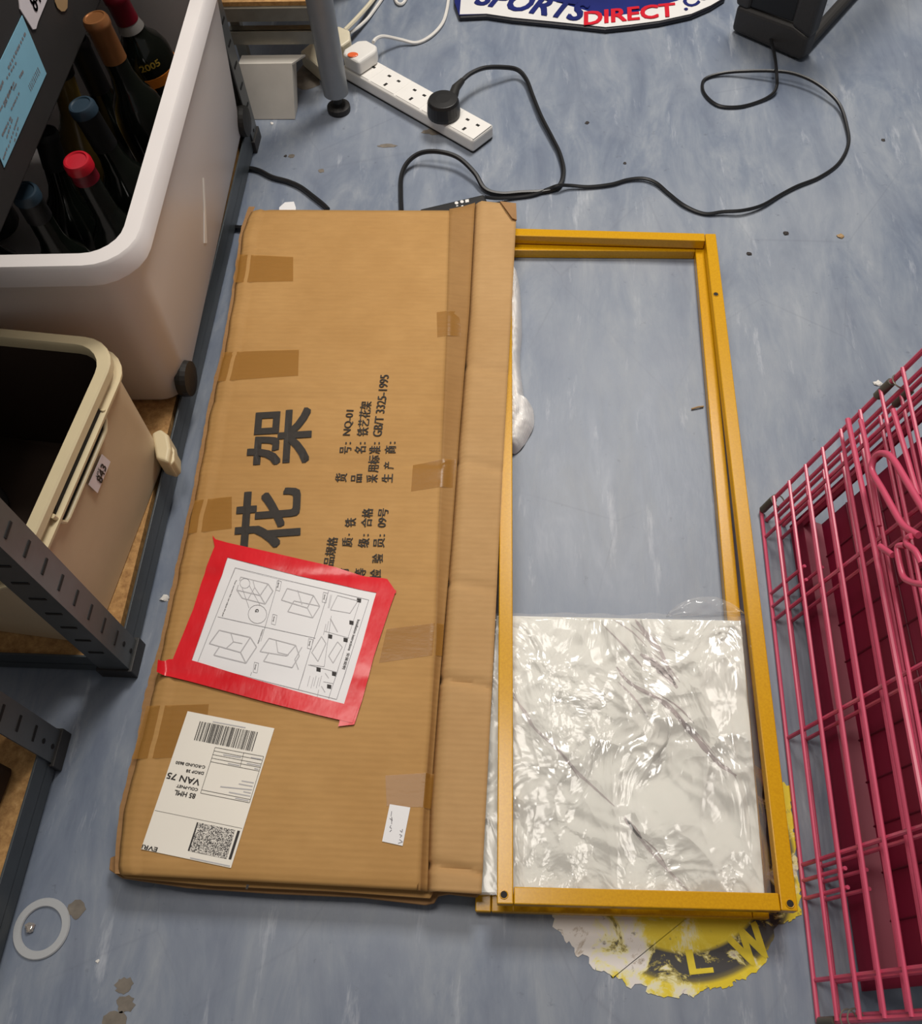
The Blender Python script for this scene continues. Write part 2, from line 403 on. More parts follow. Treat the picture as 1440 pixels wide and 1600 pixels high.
# ------------------------------------------------------------------ floor
fl = MB().add([(-3, -1.6, 0), (3, -1.6, 0), (3, 4, 0), (-3, 4, 0)], [(0, 1, 2, 3)])
floor = obj('floor', fl, 'blue_vinyl'); tag(floor, kind='structure')
def blot(cx, cy, r, z=0.0004, n=18, seed=0, asp=1.0):
    c = P(cx, cy); rnd = random.Random(seed)
    return [(c.x + r * (0.75 + 0.45 * rnd.random()) * math.cos(2 * math.pi * k / n), c.y + asp * r * (0.75 + 0.45 * rnd.random()) * math.sin(2 * math.pi * k / n)) for k in range(n)]
for i, (x, y, r, a) in enumerate(((120, 1420, .009, 1), (194, 1540, .009, .9), (196, 1569, .009, .9), (180, 1595, .013, .7), (502, 267, .005, 1), (455, 244, .0055, .9), (605, 228, .016, .3), (678, 206, .02, .4), (480, 120, .03, 1.2))):
    obj('stain', MB().prism(blot(x, y, r, seed=i, asp=a), 0.0001, 0.0005), 'stain_brown', floor)
# the worn round floor sticker
sp = [(862, 1425), (868, 1452), (882, 1470), (893, 1478), (898, 1492), (918, 1494), (922, 1508), (931, 1516), (952, 1522), (966, 1530), (978, 1541), (1008, 1541), (1016, 1552), (1030, 1556), (1060, 1560), (1068, 1553), (1083, 1559), (1098, 1548), (1112, 1544), (1128, 1545), (1145, 1540), (1148, 1530), (1165, 1531), (1172, 1520), (1196, 1504), (1199, 1484), (1208, 1452), (1228, 1440), (1238, 1436), (1252, 1424), (1248, 1408), (1254, 1392), (1246, 1372), (1248, 1350), (1240, 1335), (1246, 1318), (1238, 1300), (1246, 1285), (1236, 1262), (1240, 1240), (1228, 1228), (1205, 1215), (1100, 1140), (960, 1150), (890, 1260)]
rnd = random.Random(3); spw = []
for i, p in enumerate(sp):
    q = sp[(i + 1) % len(sp)]
    for k in range(4):
        t = k / 4; a = P(p[0] + (q[0] - p[0]) * t + rnd.uniform(-4, 4) * (k > 0), p[1] + (q[1] - p[1]) * t + rnd.uniform(-4, 4) * (k > 0)); spw.append((a.x, a.y))
stc = P(1054, 1330)
st = thing('floor_sticker', (stc.x, stc.y, 0), 'worn round yellow and black floor sticker peeling under the end of the yellow frames', 'sticker')
me_ = MB().prism(spw, 0.0003, 0.0008); obj('sticker_sheet', me_, 'worn_sticker', st)
def arc_text(ch, px, py, ang, size):
    lt = MB()
    c = P(px, py); U = V((math.cos(ang), math.sin(ang), 0)); W = V((-U.y, U.x, 0))
    put_text(lt, ch, lambda u, v: V((c.x, c.y, 0.0010)) + U * (u - size * .55) + W * (v - size / 2), size * 1.1, size, heavy=.05)
    obj('sticker_letter', lt, 'sticker_yellow', st)
arc_text('W', 1172, 1478, math.radians(30), 0.030)
arc_text('L', 1092, 1502, math.radians(8), 0.020)

# ------------------------------------------------------------------ cardboard box
bx = thing('cardboard_box', (-0.26, 0.6, 0), 'long flat brown cardboard box with black Chinese lettering and red taped instruction sheet', 'box')
ZT = 0.045
LEFT = [(391, 326), (378, 362), (368, 440), (349, 550), (328, 637), (306, 760), (281, 876), (253, 1007), (228, 1120), (192, 1260), (184, 1330), (184, 1366)]
CREASE = [(702, 326), (697, 520), (690, 700), (684, 850), (680, 1000), (672, 1130), (660, 1280), (655, 1391)]
FOLD = [(742, 318), (733, 490), (716, 700), (705, 850), (694, 980), (684, 1100), (672, 1260), (668, 1393)]
OUTER = [(806, 320), (806, 345), (798, 500), (785, 730), (774, 960), (763, 1180), (752, 1397)]
def ys_world(z): return P(400, 326, z).y, P(400, 1366, z).y
def zt(x, y):
    z = ZT + 0.0012 * noise.noise(V((x * 5, y * 4, 0.3))) + 0.0005 * noise.noise(V((x * 16, y * 14, 2)))
    for yc, a in ((0.722, .0016), (0.62, .0016), (0.46, .0014), (0.80, .0010), (0.335, .0010)): z -= a * math.exp(-((y - yc - .02 * x) / 0.006) ** 2)
    return z
def lerp_edge(poly, t, z):  # t 0 far .. 1 near
    y0, y1 = poly[0][1], poly[-1][1]; py = y0 + (y1 - y0) * t; return P(interp(poly, py), py, z)
def top_fn(u, t):
    a = lerp_edge(LEFT, t, ZT); b = lerp_edge(CREASE, t, ZT); a.x += 0.0015 * noise.noise(V((3, t * 40, 0)))
    e = 0.0
    p = a.lerp(b, u); p.z = zt(p.x, p.y)
    p.z += 0.0013 * math.exp(-((u - .052) / .010) ** 2) - .0012 * math.exp(-((u - .075) / .012) ** 2) - .0012 * math.exp(-((t - .022) / .005) ** 2)
    edge = min(1, u / 0.035); p.z -= 0.004 * (1 - edge) ** 1.5
    if t > 0.985: p.z -= 0.003 * (t - 0.985) / 0.015
    if t < 0.012: p.z -= 0.003 * (0.012 - t) / 0.012
    return p
tp = MB().grid(lambda u, t: top_fn(u, 1 - t), 56, 150)
obj('top_panel', tp, 'cardboard', bx, True, solid=0.003)
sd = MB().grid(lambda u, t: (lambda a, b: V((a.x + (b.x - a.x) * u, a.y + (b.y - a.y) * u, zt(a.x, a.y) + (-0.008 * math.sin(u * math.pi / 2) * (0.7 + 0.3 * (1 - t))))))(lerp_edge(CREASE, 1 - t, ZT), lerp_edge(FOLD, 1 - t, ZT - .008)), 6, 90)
obj('side_strip', sd, 'cardboard_darker', bx, True, solid=0.003)
FC = [0.24, 0.38, 0.555, 0.695, 0.965]
def flap_fn(u, t):
    t = 1 - t
    a = lerp_edge(FOLD, t, ZT - .006); b = lerp_edge(OUTER, t, ZT + .001)
    p = a.lerp(b, u); s = min(1, u / 0.15)
    z = ZT - .0075 + 0.0085 * s + 0.001 * noise.noise(V((p.x * 8, p.y * 5, 7)))
    for c in FC: z -= (0.0045 if c > .6 else .0030) * math.exp(-((t - c - 0.008 * (u - .5)) / 0.006) ** 2)
    p.z = z; return p
obj('side_flap', MB().grid(flap_fn, 12, 170), 'cardboard_inside', bx, True, solid=0.003)
# folded-over torn corner of the flap
cn = [P(779, 320, .048), P(806, 321, .048), P(806, 346, .048)]
obj('torn_corner', MB().slab([P(781, 316, .047), P(806, 319, .047), P(807, 345, .047), P(800, 342, .049), P(790, 328, .049)], V((0, 0, .002))), 'cardboard_edge', bx)
# body below the top sheet
def base_poly(z, inset):
    L = [P(x + inset, y, ZT) for x, y in LEFT]; R_ = [P(x - inset, y, ZT) for x, y in CREASE]
    return [(p.x, p.y) for p in L] + [(p.x, p.y) for p in reversed(R_)]
bp_ = [(x, y + (0.004 if y < .3 else -0.004)) for x, y in base_poly(ZT, 6)]
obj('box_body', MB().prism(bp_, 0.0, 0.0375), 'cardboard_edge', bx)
# lower sheet whose crushed edge sticks out at the left and the near end
lowpx = [(172, 1340), (170, 1359), (190, 1372), (290, 1387), (420, 1396), (560, 1402), (664, 1414), (678, 1411), (684, 1400), (700, 1397), (745, 1402), (750, 1395), (660, 1330), (300, 1290)]
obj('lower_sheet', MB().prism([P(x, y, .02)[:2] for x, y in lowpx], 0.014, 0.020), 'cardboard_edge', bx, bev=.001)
obj('lower_sheet', MB().prism([P(x, y, .03)[:2] for x, y in [(180, 1340), (179, 1362), (196, 1371), (330, 1384), (520, 1393), (672, 1404), (676, 1396), (660, 1330)]], 0.027, 0.031), 'cardboard', bx, bev=.001)
# ragged corrugated left edge
rg = MB(); nE = 160
def re_(i, z):
    t = i / nE; a = lerp_edge(LEFT, t, .034)
    k = 0.0012 + 0.0028 * abs(noise.noise(V((i * .33, 0, 5)))) + (0.0035 * math.sin(min(1, max(0, (t - .66) / .14)) * math.pi)) + .0008 * noise.noise(V((i * 1.9, z * 100, 2)))
    return V((a.x - k, a.y, z))
rg.grid(lambda u, v: re_(u * nE, .004 + .034 * v), nE, 3)
rg.grid(lambda u, v: re_(u * nE, .038) + V((.010 * v, 0, 0)), nE, 1)
obj('torn_edge', rg, 'cardboard_edge', bx)
# tape patches
def on_top(px, py, e=0.0):
    p = P(px, py, ZT); return V((p.x, p.y, zt(p.x, p.y) + e))
def patch(q, name, mat, parent, e=0.0006, n=10, zfun=None, th=0):
    A, B, C_, D = [P(x, y, ZT) for x, y in q]     # around
    def fn(u, v):
        p = (A * (1 - u) + B * u) * (1 - v) + (D * (1 - u) + C_ * u) * v
        z = (zfun or zt)(p.x, p.y) + e; return V((p.x, p.y, z))
    mb = MB().grid(lambda u, v: fn(u, 1 - v), n, n); o = obj(name, mb, mat, parent, True); return o
TP = [[(372, 398), (458, 402), (458, 440), (366, 442)], [(348, 550), (467, 547), (466, 588), (340, 596)], [(304, 782), (362, 776), (362, 826), (294, 834)], [(229, 1103), (326, 1100), (318, 1182), (206, 1186)],
      [(682, 488), (731, 481), (728, 520), (683, 527)], [(645, 726), (712, 713), (708, 758), (642, 768)], [(604, 983), (693, 972), (690, 1022), (592, 1036)], [(602, 1212), (678, 1207), (672, 1262), (604, 1260)]]
def z_all(x, y):
    p = V((x, y, ZT)); z = zt(x, y)
    d = to_cam_x(p)
    return z
def strip_z(x, y):
    # follow the sloping strip right of the crease
    t = (0.0 if y > 1.08 else (1.08 - y) / 0.965); c = lerp_edge(CREASE, min(1, max(0, t)), ZT); f = lerp_edge(FOLD, min(1, max(0, t)), ZT - .008)
    if x <= c.x: return zt(x, y)
    u = min(1.0, (x - c.x) / max(1e-4, f.x - c.x)); return zt(c.x, c.y) - 0.0075 * math.sin(u * math.pi / 2) + 0.0006
for q in TP: patch(q, 'packing_tape', 'amber_tape', bx, 0.0005, 12, strip_z)
# printing on the box
def line_fn(p0, p1, zfun, e):
    U = (p1 - p0); U.z = 0; L = U.length; U.normalize(); W = V((-U.y, U.x, 0))
    def fn(u, v):
        q = p0 + U * u + W * v; return V((q.x, q.y, zfun(q.x, q.y) + e))
    return fn, L
Z1 = zf((340, 570), 4.5)
big = MB(); small = MB()
def printed(mb, s, zx0, zy0, zx1, zy1, h, heavy=0.02, Z=Z1):
    p0 = P(*Z(zx0, zy0), ZT); p1 = P(*Z(zx1, zy1), ZT); ph = P(*Z(zx0 - h, zy0 - 0.06 * h), ZT)
    fn, L = line_fn(p0, p1, zt, 0.0011); put_text(mb, s, fn, L, (ph - p0).length, heavy=heavy)
printed(big, '架', 642, 682, 662, 308, 425, 0.022); printed(big, '花', 570, 1268, 585, 868, 440, 0.022)
for a in (('货', 905, 826, 912, 767, 80), ('号', 938, 624, 942, 577, 80), (':', 938, 560, 939, 546, 40), ('NQ-01', 940, 499, 966, 322, 60), ('品', 1013, 827, 1017, 772, 76), ('名', 1040, 624, 1044, 577, 78), (':', 1040, 560, 1041, 546, 40), ('铁艺花架', 1056, 502, 1084, 258, 78),
          ('采', 1124, 828, 1128, 775, 80), ('用标', 1130, 757, 1140, 640, 78), ('准', 1143, 627, 1148, 574, 80), (':', 1140, 560, 1141, 546, 40), ('GB/T 3325-1995', 1152, 506, 1205, 76, 62), ('生', 1228, 827, 1232, 770, 76), ('产', 1238, 732, 1240, 680, 72), ('商', 1250, 624, 1255, 572, 78), (':', 1250, 556, 1251, 543, 40),
          ('品规格', 815, 1412, 848, 1216, 74), ('质', 945, 1280, 952, 1218, 74), ('·', 930, 1200, 931, 1190, 12), ('铁', 970, 1140, 975, 1080, 76), ('级', 1062, 1284, 1068, 1222, 78), (':', 1062, 1206, 1063, 1192, 38), ('合格', 1082, 1142, 1094, 1012, 76), ('验', 1160, 1394, 1164, 1332, 76), ('员', 1172, 1284, 1176, 1222, 78), (':', 1176, 1208, 1177, 1194, 38), ('09号', 1185, 1145, 1204, 1014, 70), ('检', 1146, 1500, 1150, 1440, 78), ('等', 1040, 1492, 1043, 1432, 78), ('材', 918, 1490, 922, 1432, 70)):
    small2 = MB() if a[0] == '品规格' else (small2 if a[0] != '货' else None)
    printed(small2 or small, *a, heavy=0.012)
    if a[0] == '品规格': second = small2
obj('large_lettering', big, 'print_black', bx); obj('small_lettering', small, 'print_black', bx); obj('small_lettering', second, 'print_black', bx)
# instruction sheet and its red tape
Z2 = zf((240, 820), 3.6)
def zq(*pts): return [Z2(*p) for p in pts]
sheet_q = [Z2(415, 180), Z2(1262, 388), Z2(1075, 1015), Z2(203, 768)]
sheet = patch(sheet_q, 'instruction_sheet', 'paper', bx, 0.0012, 14); sheet['label'] = 'white paper sheet of assembly drawings taped down with red tape'
sA, sB, sC, sD = [P(x, y, ZT) for x, y in sheet_q]
def sheet_pt(x, y, e=0.0016):      # zoom coordinates -> point on the sheet
    p = P(*Z2(x, y), ZT); return V((p.x, p.y, zt(p.x, p.y) + e))
def stroke(mb, pts, w, fn):
    for a, b2 in zip(pts, pts[1:]):
        A, B = fn(*a), fn(*b2); d = (B - A); d.z = 0; n = max(1, int(d.length / 0.02)); s = V((-d.y, d.x, 0)).normalized() * w / 2
        for k in range(n):
            p, q = A.lerp(B, k / n), A.lerp(B, (k + 1) / n); mb.add([p - s, q - s, q + s, p + s], [(0, 1, 2, 3)])
thin = MB(); mid = MB(); dark = MB()
S = lambda mb, w, *pts: stroke(mb, pts, w, sheet_pt)
S(thin, .0005, (460, 245), (1210, 425), (1030, 985), (245, 785), (460, 245))
S(thin, .0005, (705, 310), (625, 585), (545, 850)); S(thin, .0005, (362, 520), (910, 640)); S(thin, .0005, (985, 375), (900, 650), (815, 930)); S(thin, .0004, (1165, 415), (985, 980))
S(thin, .0004, (960, 600), (1100, 640)); S(thin, .0004, (1000, 515), (960, 800), (880, 790)); S(thin, .0004, (870, 790), (1030, 830)); S(thin, .0004, (1010, 895), (955, 885))
S(mid, .0011, (490, 295), (645, 335), (600, 400), (470, 370), (490, 295)); S(mid, .0011, (645, 335), (672, 375), (628, 448), (600, 400)); S(mid, .0011, (628, 448), (500, 415), (470, 370)); S(mid, .0008, (560, 315), (570, 355), (600, 400)); S(mid, .0008, (570, 355), (530, 425))
S(mid, .0012, (370, 595), (545, 635), (490, 720), (315, 670), (370, 595)); S(mid, .0012, (545, 635), (580, 690), (520, 780), (490, 720)); S(mid, .0012, (520, 780), (340, 735), (370, 690)); S(mid, .0009, (435, 610), (450, 660), (405, 700)); S(mid, .0009, (450, 660), (500, 670))
S(mid, .0011, (752, 360), (900, 400), (865, 470), (720, 425), (752, 360)); S(mid, .0010, (900, 400), (935, 460), (895, 525), (755, 490), (790, 430), (935, 460)); S(mid, .0008, (810, 370), (835, 450)); S(mid, .0008, (865, 470), (895, 525))
S(mid, .0011, (650, 640), (800, 680), (750, 740), (600, 715), (650, 640)); S(mid, .0011, (800, 680), (820, 740), (780, 805), (620, 770), (650, 720)); S(mid, .0009, (690, 655), (700, 720), (760, 735)); S(mid, .0009, (835, 690), (795, 760), (815, 815))
S(mid, .0008, (1035, 400), (1150, 430), (1105, 500), (995, 480), (1035, 400)); S(mid, .0011, (995, 530), (1035, 605)); S(mid, .0009, (1035, 660), (1062, 690), (1010, 780), (985, 740), (1035, 660)); S(mid, .0009, (945, 630), (970, 670), (925, 770), (890, 720), (945, 630)); S(mid, .0009, (965, 835), (985, 865)); S(mid, .0009, (945, 910), (965, 945))
circ = [(585 + 52 * math.cos(a * .3927), 505 + 52 * math.sin(a * .3927)) for a in range(17)]; S(thin, .0005, *circ)
circ = [(515 + 28 * math.cos(a * .3927), 332 + 28 * math.sin(a * .3927)) for a in range(17)]; S(thin, .0004, *circ); S(thin, .0004, (500, 360), (538, 470)); S(thin, .0004, (540, 345), (600, 455))
def sheet_text(mb, s, x0, y0, x1, y1, h, bold=0.01):
    p0 = P(*Z2(x0, y0), ZT); p1 = P(*Z2(x1, y1), ZT); fn, L = line_fn(p0, p1, zt, 0.0017)
    hh = (P(*Z2(x0 + h, y0), ZT) - p0).length; put_text(mb, s, fn, L, hh, bold)
sheet_text(dark, 'Installation instructions', 1147, 535, 1092, 708, 16); sheet_text(dark, '安装说明', 1088, 722, 1060, 812, 18)
for x, y, ch in ((1157, 427, 'A'), (1115, 553, 'B'), (1082, 650, 'C'), (995, 630, 'D'), (1017, 840, 'E'), (990, 912, 'F'), (930, 816, 'G')):
    obj('part_marker', MB().add([sheet_pt(x - 13, y - 13), sheet_pt(x + 11, y - 8), sheet_pt(x + 9, y + 14), sheet_pt(x - 14, y + 9)], [(0, 1, 2, 3)]), 'ink', sheet)
for x0, y0, x1, y1, t in ((462, 312, 383, 515, 'Your corners feet can adjust the pad'), (610, 590, 583, 670, 'Installation complete')):
    cap_ = MB(); sheet_text(cap_, t, x0, y0, x1, y1, 10); obj('caption', cap_, 'ink', sheet)
cap_ = MB(); sheet_text(cap_, 'G', 575, 475, 570, 492, 20, 0.03); obj('caption', cap_, 'ink', sheet)
for x, y in ((708, 345), (968, 412), (885, 672), (683, 535), (580, 805)):
    S(thin, .0004, (x - 12, y - 30), (x + 12, y - 24), (x + 2, y + 30), (x - 20, y + 24), (x - 12, y - 30))
    cap_ = MB(); sheet_text(cap_, 'Step', x - 9, y - 18, x - 14, y + 12, 9); obj('caption', cap_, 'ink', sheet)
for i in range(5):
    S(mid, .0006, (1003 - i * 7, 395 + i * 1), (975 - i * 5 + 12, 470)) if i < 2 else None
for (x, y) in ((945, 850), (930, 860), (915, 850), (900, 860), (880, 850), (930, 930), (985, 545), (970, 560)): S(mid, .0007, (x, y), (x - 14, y + 60))
obj('sheet_outlines', thin, 'ink_grey', sheet); obj('sheet_drawing', mid, 'ink_light', sheet); obj('sheet_title', dark, 'ink', sheet)
def poly_tape(pts, name, mat, e, curl=None):
    # straight tape strip given as quad-strip pairs in zoom coordinates
    mb = MB(); A, B = pts
    def fn(u, v):
        def along(L_):
            k = u * (len(L_) - 1); i = min(int(k), len(L_) - 2); f = k - i
            return (L_[i][0] + (L_[i + 1][0] - L_[i][0]) * f, L_[i][1] + (L_[i + 1][1] - L_[i][1]) * f)
        a, b2 = along(A), along(B); p = P(*Z2(a[0] + (b2[0] - a[0]) * v, a[1] + (b2[1] - a[1]) * v), ZT)
        z = zt(p.x, p.y) + e + 0.0004 * noise.noise(V((p.x * 60, p.y * 60, e * 900)))
        if curl: z += curl(u)
        return V((p.x, p.y, z))
    mb.grid(fn, 36, 6); 
    return obj(name, mb, mat, bx, True)
poly_tape(([(333, 63), (350, 85), (420, 105), (1000, 235), (1180, 290), (1312, 304), (1340, 345), (1366, 385)], [(345, 125), (350, 155), (415, 188), (800, 285), (1000, 330), (1180, 372), (1290, 392), (1352, 394)]), 'red_tape', 'red_tape', 0.0020)
poly_tape(([(345, 128), (300, 240), (225, 480), (108, 765)], [(422, 178), (392, 268), (320, 470), (212, 778)]), 'red_tape', 'red_tape', 0.0025)
poly_tape(([(1262, 360), (1240, 430), (1170, 690), (1070, 1020), (1040, 1138)], [(1365, 372), (1330, 470), (1240, 745), (1175, 990), (1130, 1128)]), 'red_tape', 'red_tape', 0.0025)
poly_tape(([(45, 780), (90, 760), (205, 762), (600, 882), (900, 968), (1150, 1032)], [(36, 846), (100, 858), (205, 884), (600, 992), (900, 1068), (1120, 1120)]), 'red_tape', 'red_tape', 0.0030, lambda u: 0.010 * max(0, 1 - u / 0.12) ** 2)
# shipping label (upside down)
Z3 = zf((200, 1090), 5.538)
lq = [Z3(516, 118), Z3(1268, 268), Z3(893, 1476), Z3(115, 1312)]
lab = patch(lq, 'shipping_label', 'label_paper', bx, 0.0010, 12); lab['label'] = 'white courier label stuck upside down with VAN 75 and barcode'
def lab_pt(x, y, e=0.0014):
    p = P(*Z3(x, y), ZT); return V((p.x, p.y, zt(p.x, p.y) + e))
lk = MB(); lg = MB(); lfoot = MB(); lhead = MB(); lbar = MB(); lbox = MB(); lside = MB()
def LT(s, x0, y0, x1, y1, h, bold=0.005, mb=lk):
    p0 = P(*Z3(x0, y0), ZT); p1 = P(*Z3(x1, y1), ZT); fn, L = line_fn(p0, p1, zt, 0.0014)
    put_text(mb, s, fn, L, (P(*Z3(x0 - h * .2, y0 + h), ZT) - p0).length, heavy=.022)
LT('C-ROUND 8650', 672, 592, 420, 550, 24); LT('DROP 38', 660, 645, 510, 622, 24); LT('VAN 75', 632, 712, 352, 648, 52, 0.008); LT('COU-PNET', 610, 788, 428, 752, 24); LT('85 HML', 592, 836, 412, 800, 42, 0.006); lev = MB(); LT('EVRi', 262, 1300, 132, 1272, 36, 0.0, lev); obj('carrier_name', lev, 'ink', lab)
rnd = random.Random(11)
x = 0.0
while x < 1.0:
    w_ = rnd.choice((.006, .006, .01, .014, .018)); a = (624 + (1122 - 624) * x, 206 + (300 - 206) * x); 
    c = (572 + (1072 - 572) * x, 368 + (466 - 368) * x); dx = 500 * w_
    lbar.add([lab_pt(a[0], a[1]), lab_pt(a[0] + dx, a[1] + dx * .19), lab_pt(c[0] + dx, c[1] + dx * .19), lab_pt(c[0], c[1])], [(0, 3, 2, 1)])
    x += w_ + rnd.choice((.006, .01, .014, .02))
LS = lambda *pts, w=.0004, mb=lbox: stroke(mb, pts, w, lab_pt)
LS((755, 432), (1175, 512), (1052, 912), (630, 828), (755, 432)); LS((745, 462), (1165, 545)); LS((735, 494), (1155, 577)); LS((727, 525), (1147, 607)); LS((718, 556), (1137, 638)); LS((1003, 480), (970, 605)); LS((640, 800), (1062, 884)); LS((235, 978), (990, 1134), w=.0003)
for a, b2 in (((1155, 535), (1065, 520)), ((1145, 592), (1030, 570)), ((1130, 622), (1095, 615)), ((980, 520), (825, 495)), ((965, 590), (865, 570)), ((1090, 740), (985, 722)), ((1080, 770), (960, 748)), ((1075, 800), (800, 772)), ((1065, 828), (1000, 815)), ((1060, 855), (875, 820)), ((1045, 895), (930, 872)), ((1018, 262), (735, 210)), ((885, 1460), (540, 1388))): LS(a, b2, w=.0011, mb=lfoot if a[1] > 1000 else lhead if a[1] < 300 else lg)
lside.add([lab_pt(600, 1080), lab_pt(612, 1083), lab_pt(534, 1330), lab_pt(520, 1326)], [(0, 3, 2, 1)])
lside.add([lab_pt(950, 1152), lab_pt(972, 1156), lab_pt(895, 1404), lab_pt(872, 1400)], [(0, 3, 2, 1)])
pd = MB().add([lab_pt(612, 1083), lab_pt(930, 1148), lab_pt(855, 1398), lab_pt(534, 1330)], [(0, 3, 2, 1)])
obj('routing_text', lk, 'ink', lab); obj('barcode', lbar, 'ink', lab); obj('address_box', lbox, 'ink', lab); pd.add(lside.v, lside.f, 1); [obj('label_fine_print', q_, 'ink_light', lab) for q_ in (lg, lfoot, lhead)]; obj('stacked_barcode', pd, ['stacked_barcode', 'ink'], lab)
# small handwritten note
nq = [(609, 1257), (641, 1262), (629, 1322), (597, 1315)]
nt_ = patch(nq, 'price_note', 'paper', bx, 0.0010, 6); nt_['label'] = 'small white slip with handwriting near the box corner'
hw = MB(); hp = lambda x, y: on_top(x, y, 0.0013)
for pts in (((612, 1268), (611, 1276)), ((609, 1279), (613, 1283), (612, 1277), (612, 1288)), ((611, 1290), (609, 1293), (612, 1295)), ((612, 1297), (609, 1300)), ((625, 1298), (628, 1301), (629, 1296)), ((624, 1304), (628, 1306), (625, 1309)), ((624, 1312), (629, 1316), (622, 1318))): stroke(hw, pts, .0007, hp)
obj('handwriting', hw, 'ink_grey', nt_)
# edge pen mark
obj('pen_mark', MB().add([on_top(386, 1382, .001), on_top(390, 1383, .001), on_top(387, 1390, .001), on_top(384, 1389, .001)], [(0, 3, 2, 1)]), 'ink', bx)

# ------------------------------------------------------------------ yellow frames
TW, TH = 0.0160, 0.0155
def make_frame(corners, label):
    """corners: TL, TR, BR, BL outer corners of the top face"""
    TL, TR, BR, BL = [V(c) for c in corners]; c0 = (TL + TR + BR + BL) / 4
    fr = thing('metal_frame', (c0.x, c0.y, 0), label, 'frame', 'yellow stand frames')
    ey = (TL - BL).normalized(); ex = (BR - BL).normalized(); ez = ex.cross(ey).normalized()
    def inset(a, b2, side): # inner edge line of a rail
        d = (b2 - a).normalized(); n = ez.cross(d).normalized() * side; return n * TW
    def rail(a, b2, side, trim=0.0):
        d = (b2 - a).normalized(); w = inset(a, b2, side); a = a + d * trim; b2 = b2 - d * trim
        mb = MB(); mb.slab([a, b2, b2 + w, a + w], -ez * TH); return obj('rail', mb, 'mustard_paint', fr, bev=.0011)
    l = rail(BL, TL, -1); r = rail(BR, TR, 1)
    rail(BL, BR, 1, TW * 1.03); rail(TL, TR, -1, TW * 1.03)
    def hole(p, par):
        obj('screw_hole', MB().lathe([(0.0034, 0.0), (0.0034, 0.0004)], p + ez * 0.0001, ez, 16), 'hole_black', par)
        obj('hole_rim', MB().tube([p + ez * .0003 + (ex * math.cos(a) + ey * math.sin(a)) * .0038 for a in [k * math.pi / 8 for k in range(16)]], .0006, 6, True), 'mustard_paint', par)
    return fr, l, r, hole, ex, ey
zn, zfar = 0.0505, 0.0335
uc = [P(783, 356, zfar), P(1118, 365, zfar), P(1247, 1424, zn), P(776, 1412, zn)]
fr1, l1, r1, hole, ex, ey = make_frame(uc, 'mustard yellow square tube frame lying uppermost with its rail over the film wrapped board')
tn = lambda px, py, zz: P(px, py, zz)
hole(P(787, 1398, zn), l1); hole(P(1234, 1412, zn), r1); hole(Pp(1118, 460, uc[1], (uc[1] - uc[2]).cross(uc[1] - uc[0]).normalized()), r1)
zl = 0.0160
fr2 = make_frame([P(766, 379, zl), P(1102, 381, zl), P(1202, 1436, zl), P(742, 1424, zl)], 'mustard yellow square tube frame lying lowest on the floor beneath the wrapped board')

# ------------------------------------------------------------------ wrapped board
zb0, zb1 = 0.0163, 0.0305
bq = [P(776, 962, zb1), P(1157, 970, zb1), P(1194, 1397, zb1), P(750, 1394, zb1)]
bd = thing('marble_board', ((bq[0] + bq[2]) / 2)[:2] + (zb0,), 'white marble effect board wrapped in crinkled clear film lying between the yellow frames', 'board')
bm_ = MB().slab(bq, V((0, 0, zb0 - zb1)))
def vein(pts, mi):
    pts = spline([P(x, y, zb1 + .0003) for x, y in pts], 10); L = len(pts); rnd = random.Random(len(pts) + int(pts[0].x * 999))
    for i in range(L - 1):
        d = (pts[i + 1] - pts[i]); s = V((-d.y, d.x, 0)).normalized()
        def wv(k):
            t = k / (L - 1); return WV[0] * (0.25 + 0.75 * math.sin(math.pi * t)) * (0.55 + 0.7 * abs(noise.noise(V((k * .35, pts[0].x * 30, 0)))))
        a, b2 = wv(i), wv(i + 1)
        bm_.add([pts[i] - s * a, pts[i + 1] - s * b2, pts[i + 1] + s * b2, pts[i] + s * a], [(0, 1, 2, 3)], mi)
WV = [.004]
vein([(963, 1042), (985, 1068), (1040, 1100), (1080, 1145), (1120, 1190), (1150, 1212)], 2)
vein([(992, 968), (1005, 985), (1030, 1015), (1055, 1072)], 1); WV = [.006]; vein([(1000, 1022), (1020, 1035), (1040, 1055), (1058, 1075)], 1)
WV = [.0025]; vein([(800, 1080), (830, 1132), (870, 1170), (900, 1205), (925, 1228), (960, 1260)], 1); vein([(975, 1275), (1000, 1310), (1030, 1345), (1078, 1396)], 1)
WV = [.004]; vein([(975, 1278), (990, 1295), (1002, 1310)], 2); WV = [.0016]; vein([(965, 1065), (990, 1090), (1012, 1120)], 1); vein([(940, 975), (975, 1010), (1010, 1050)], 1)
WV = [.0012]
for x0, y0, x1, y1, mi_ in ((958, 968, 1010, 1010, 1), (1012, 1028, 1056, 1068, 2), (1008, 1032, 1048, 1070, 1), (1016, 1018, 1062, 1066, 1), (985, 975, 1030, 1024, 1), (1045, 1108, 1118, 1180, 1), (1030, 1085, 1084, 1130, 2), (800, 1088, 836, 1140, 1), (850, 1150, 905, 1218, 2), (1004, 1310, 1040, 1352, 2), (1120, 1190, 1150, 1216, 1)):
    vein([(x0, y0), ((x0 + x1) / 2 + 3, (y0 + y1) / 2 - 2), (x1, y1)], mi_)
obj('board', bm_, ['white_board', 'vein', 'vein_dark'], bd)
fq = [P(772, 956, zb1), P(1172, 958, zb1), P(1207, 1400, zb1), P(747, 1399, zb1)]
BR_A, BR_B = bq[1], bq[2]
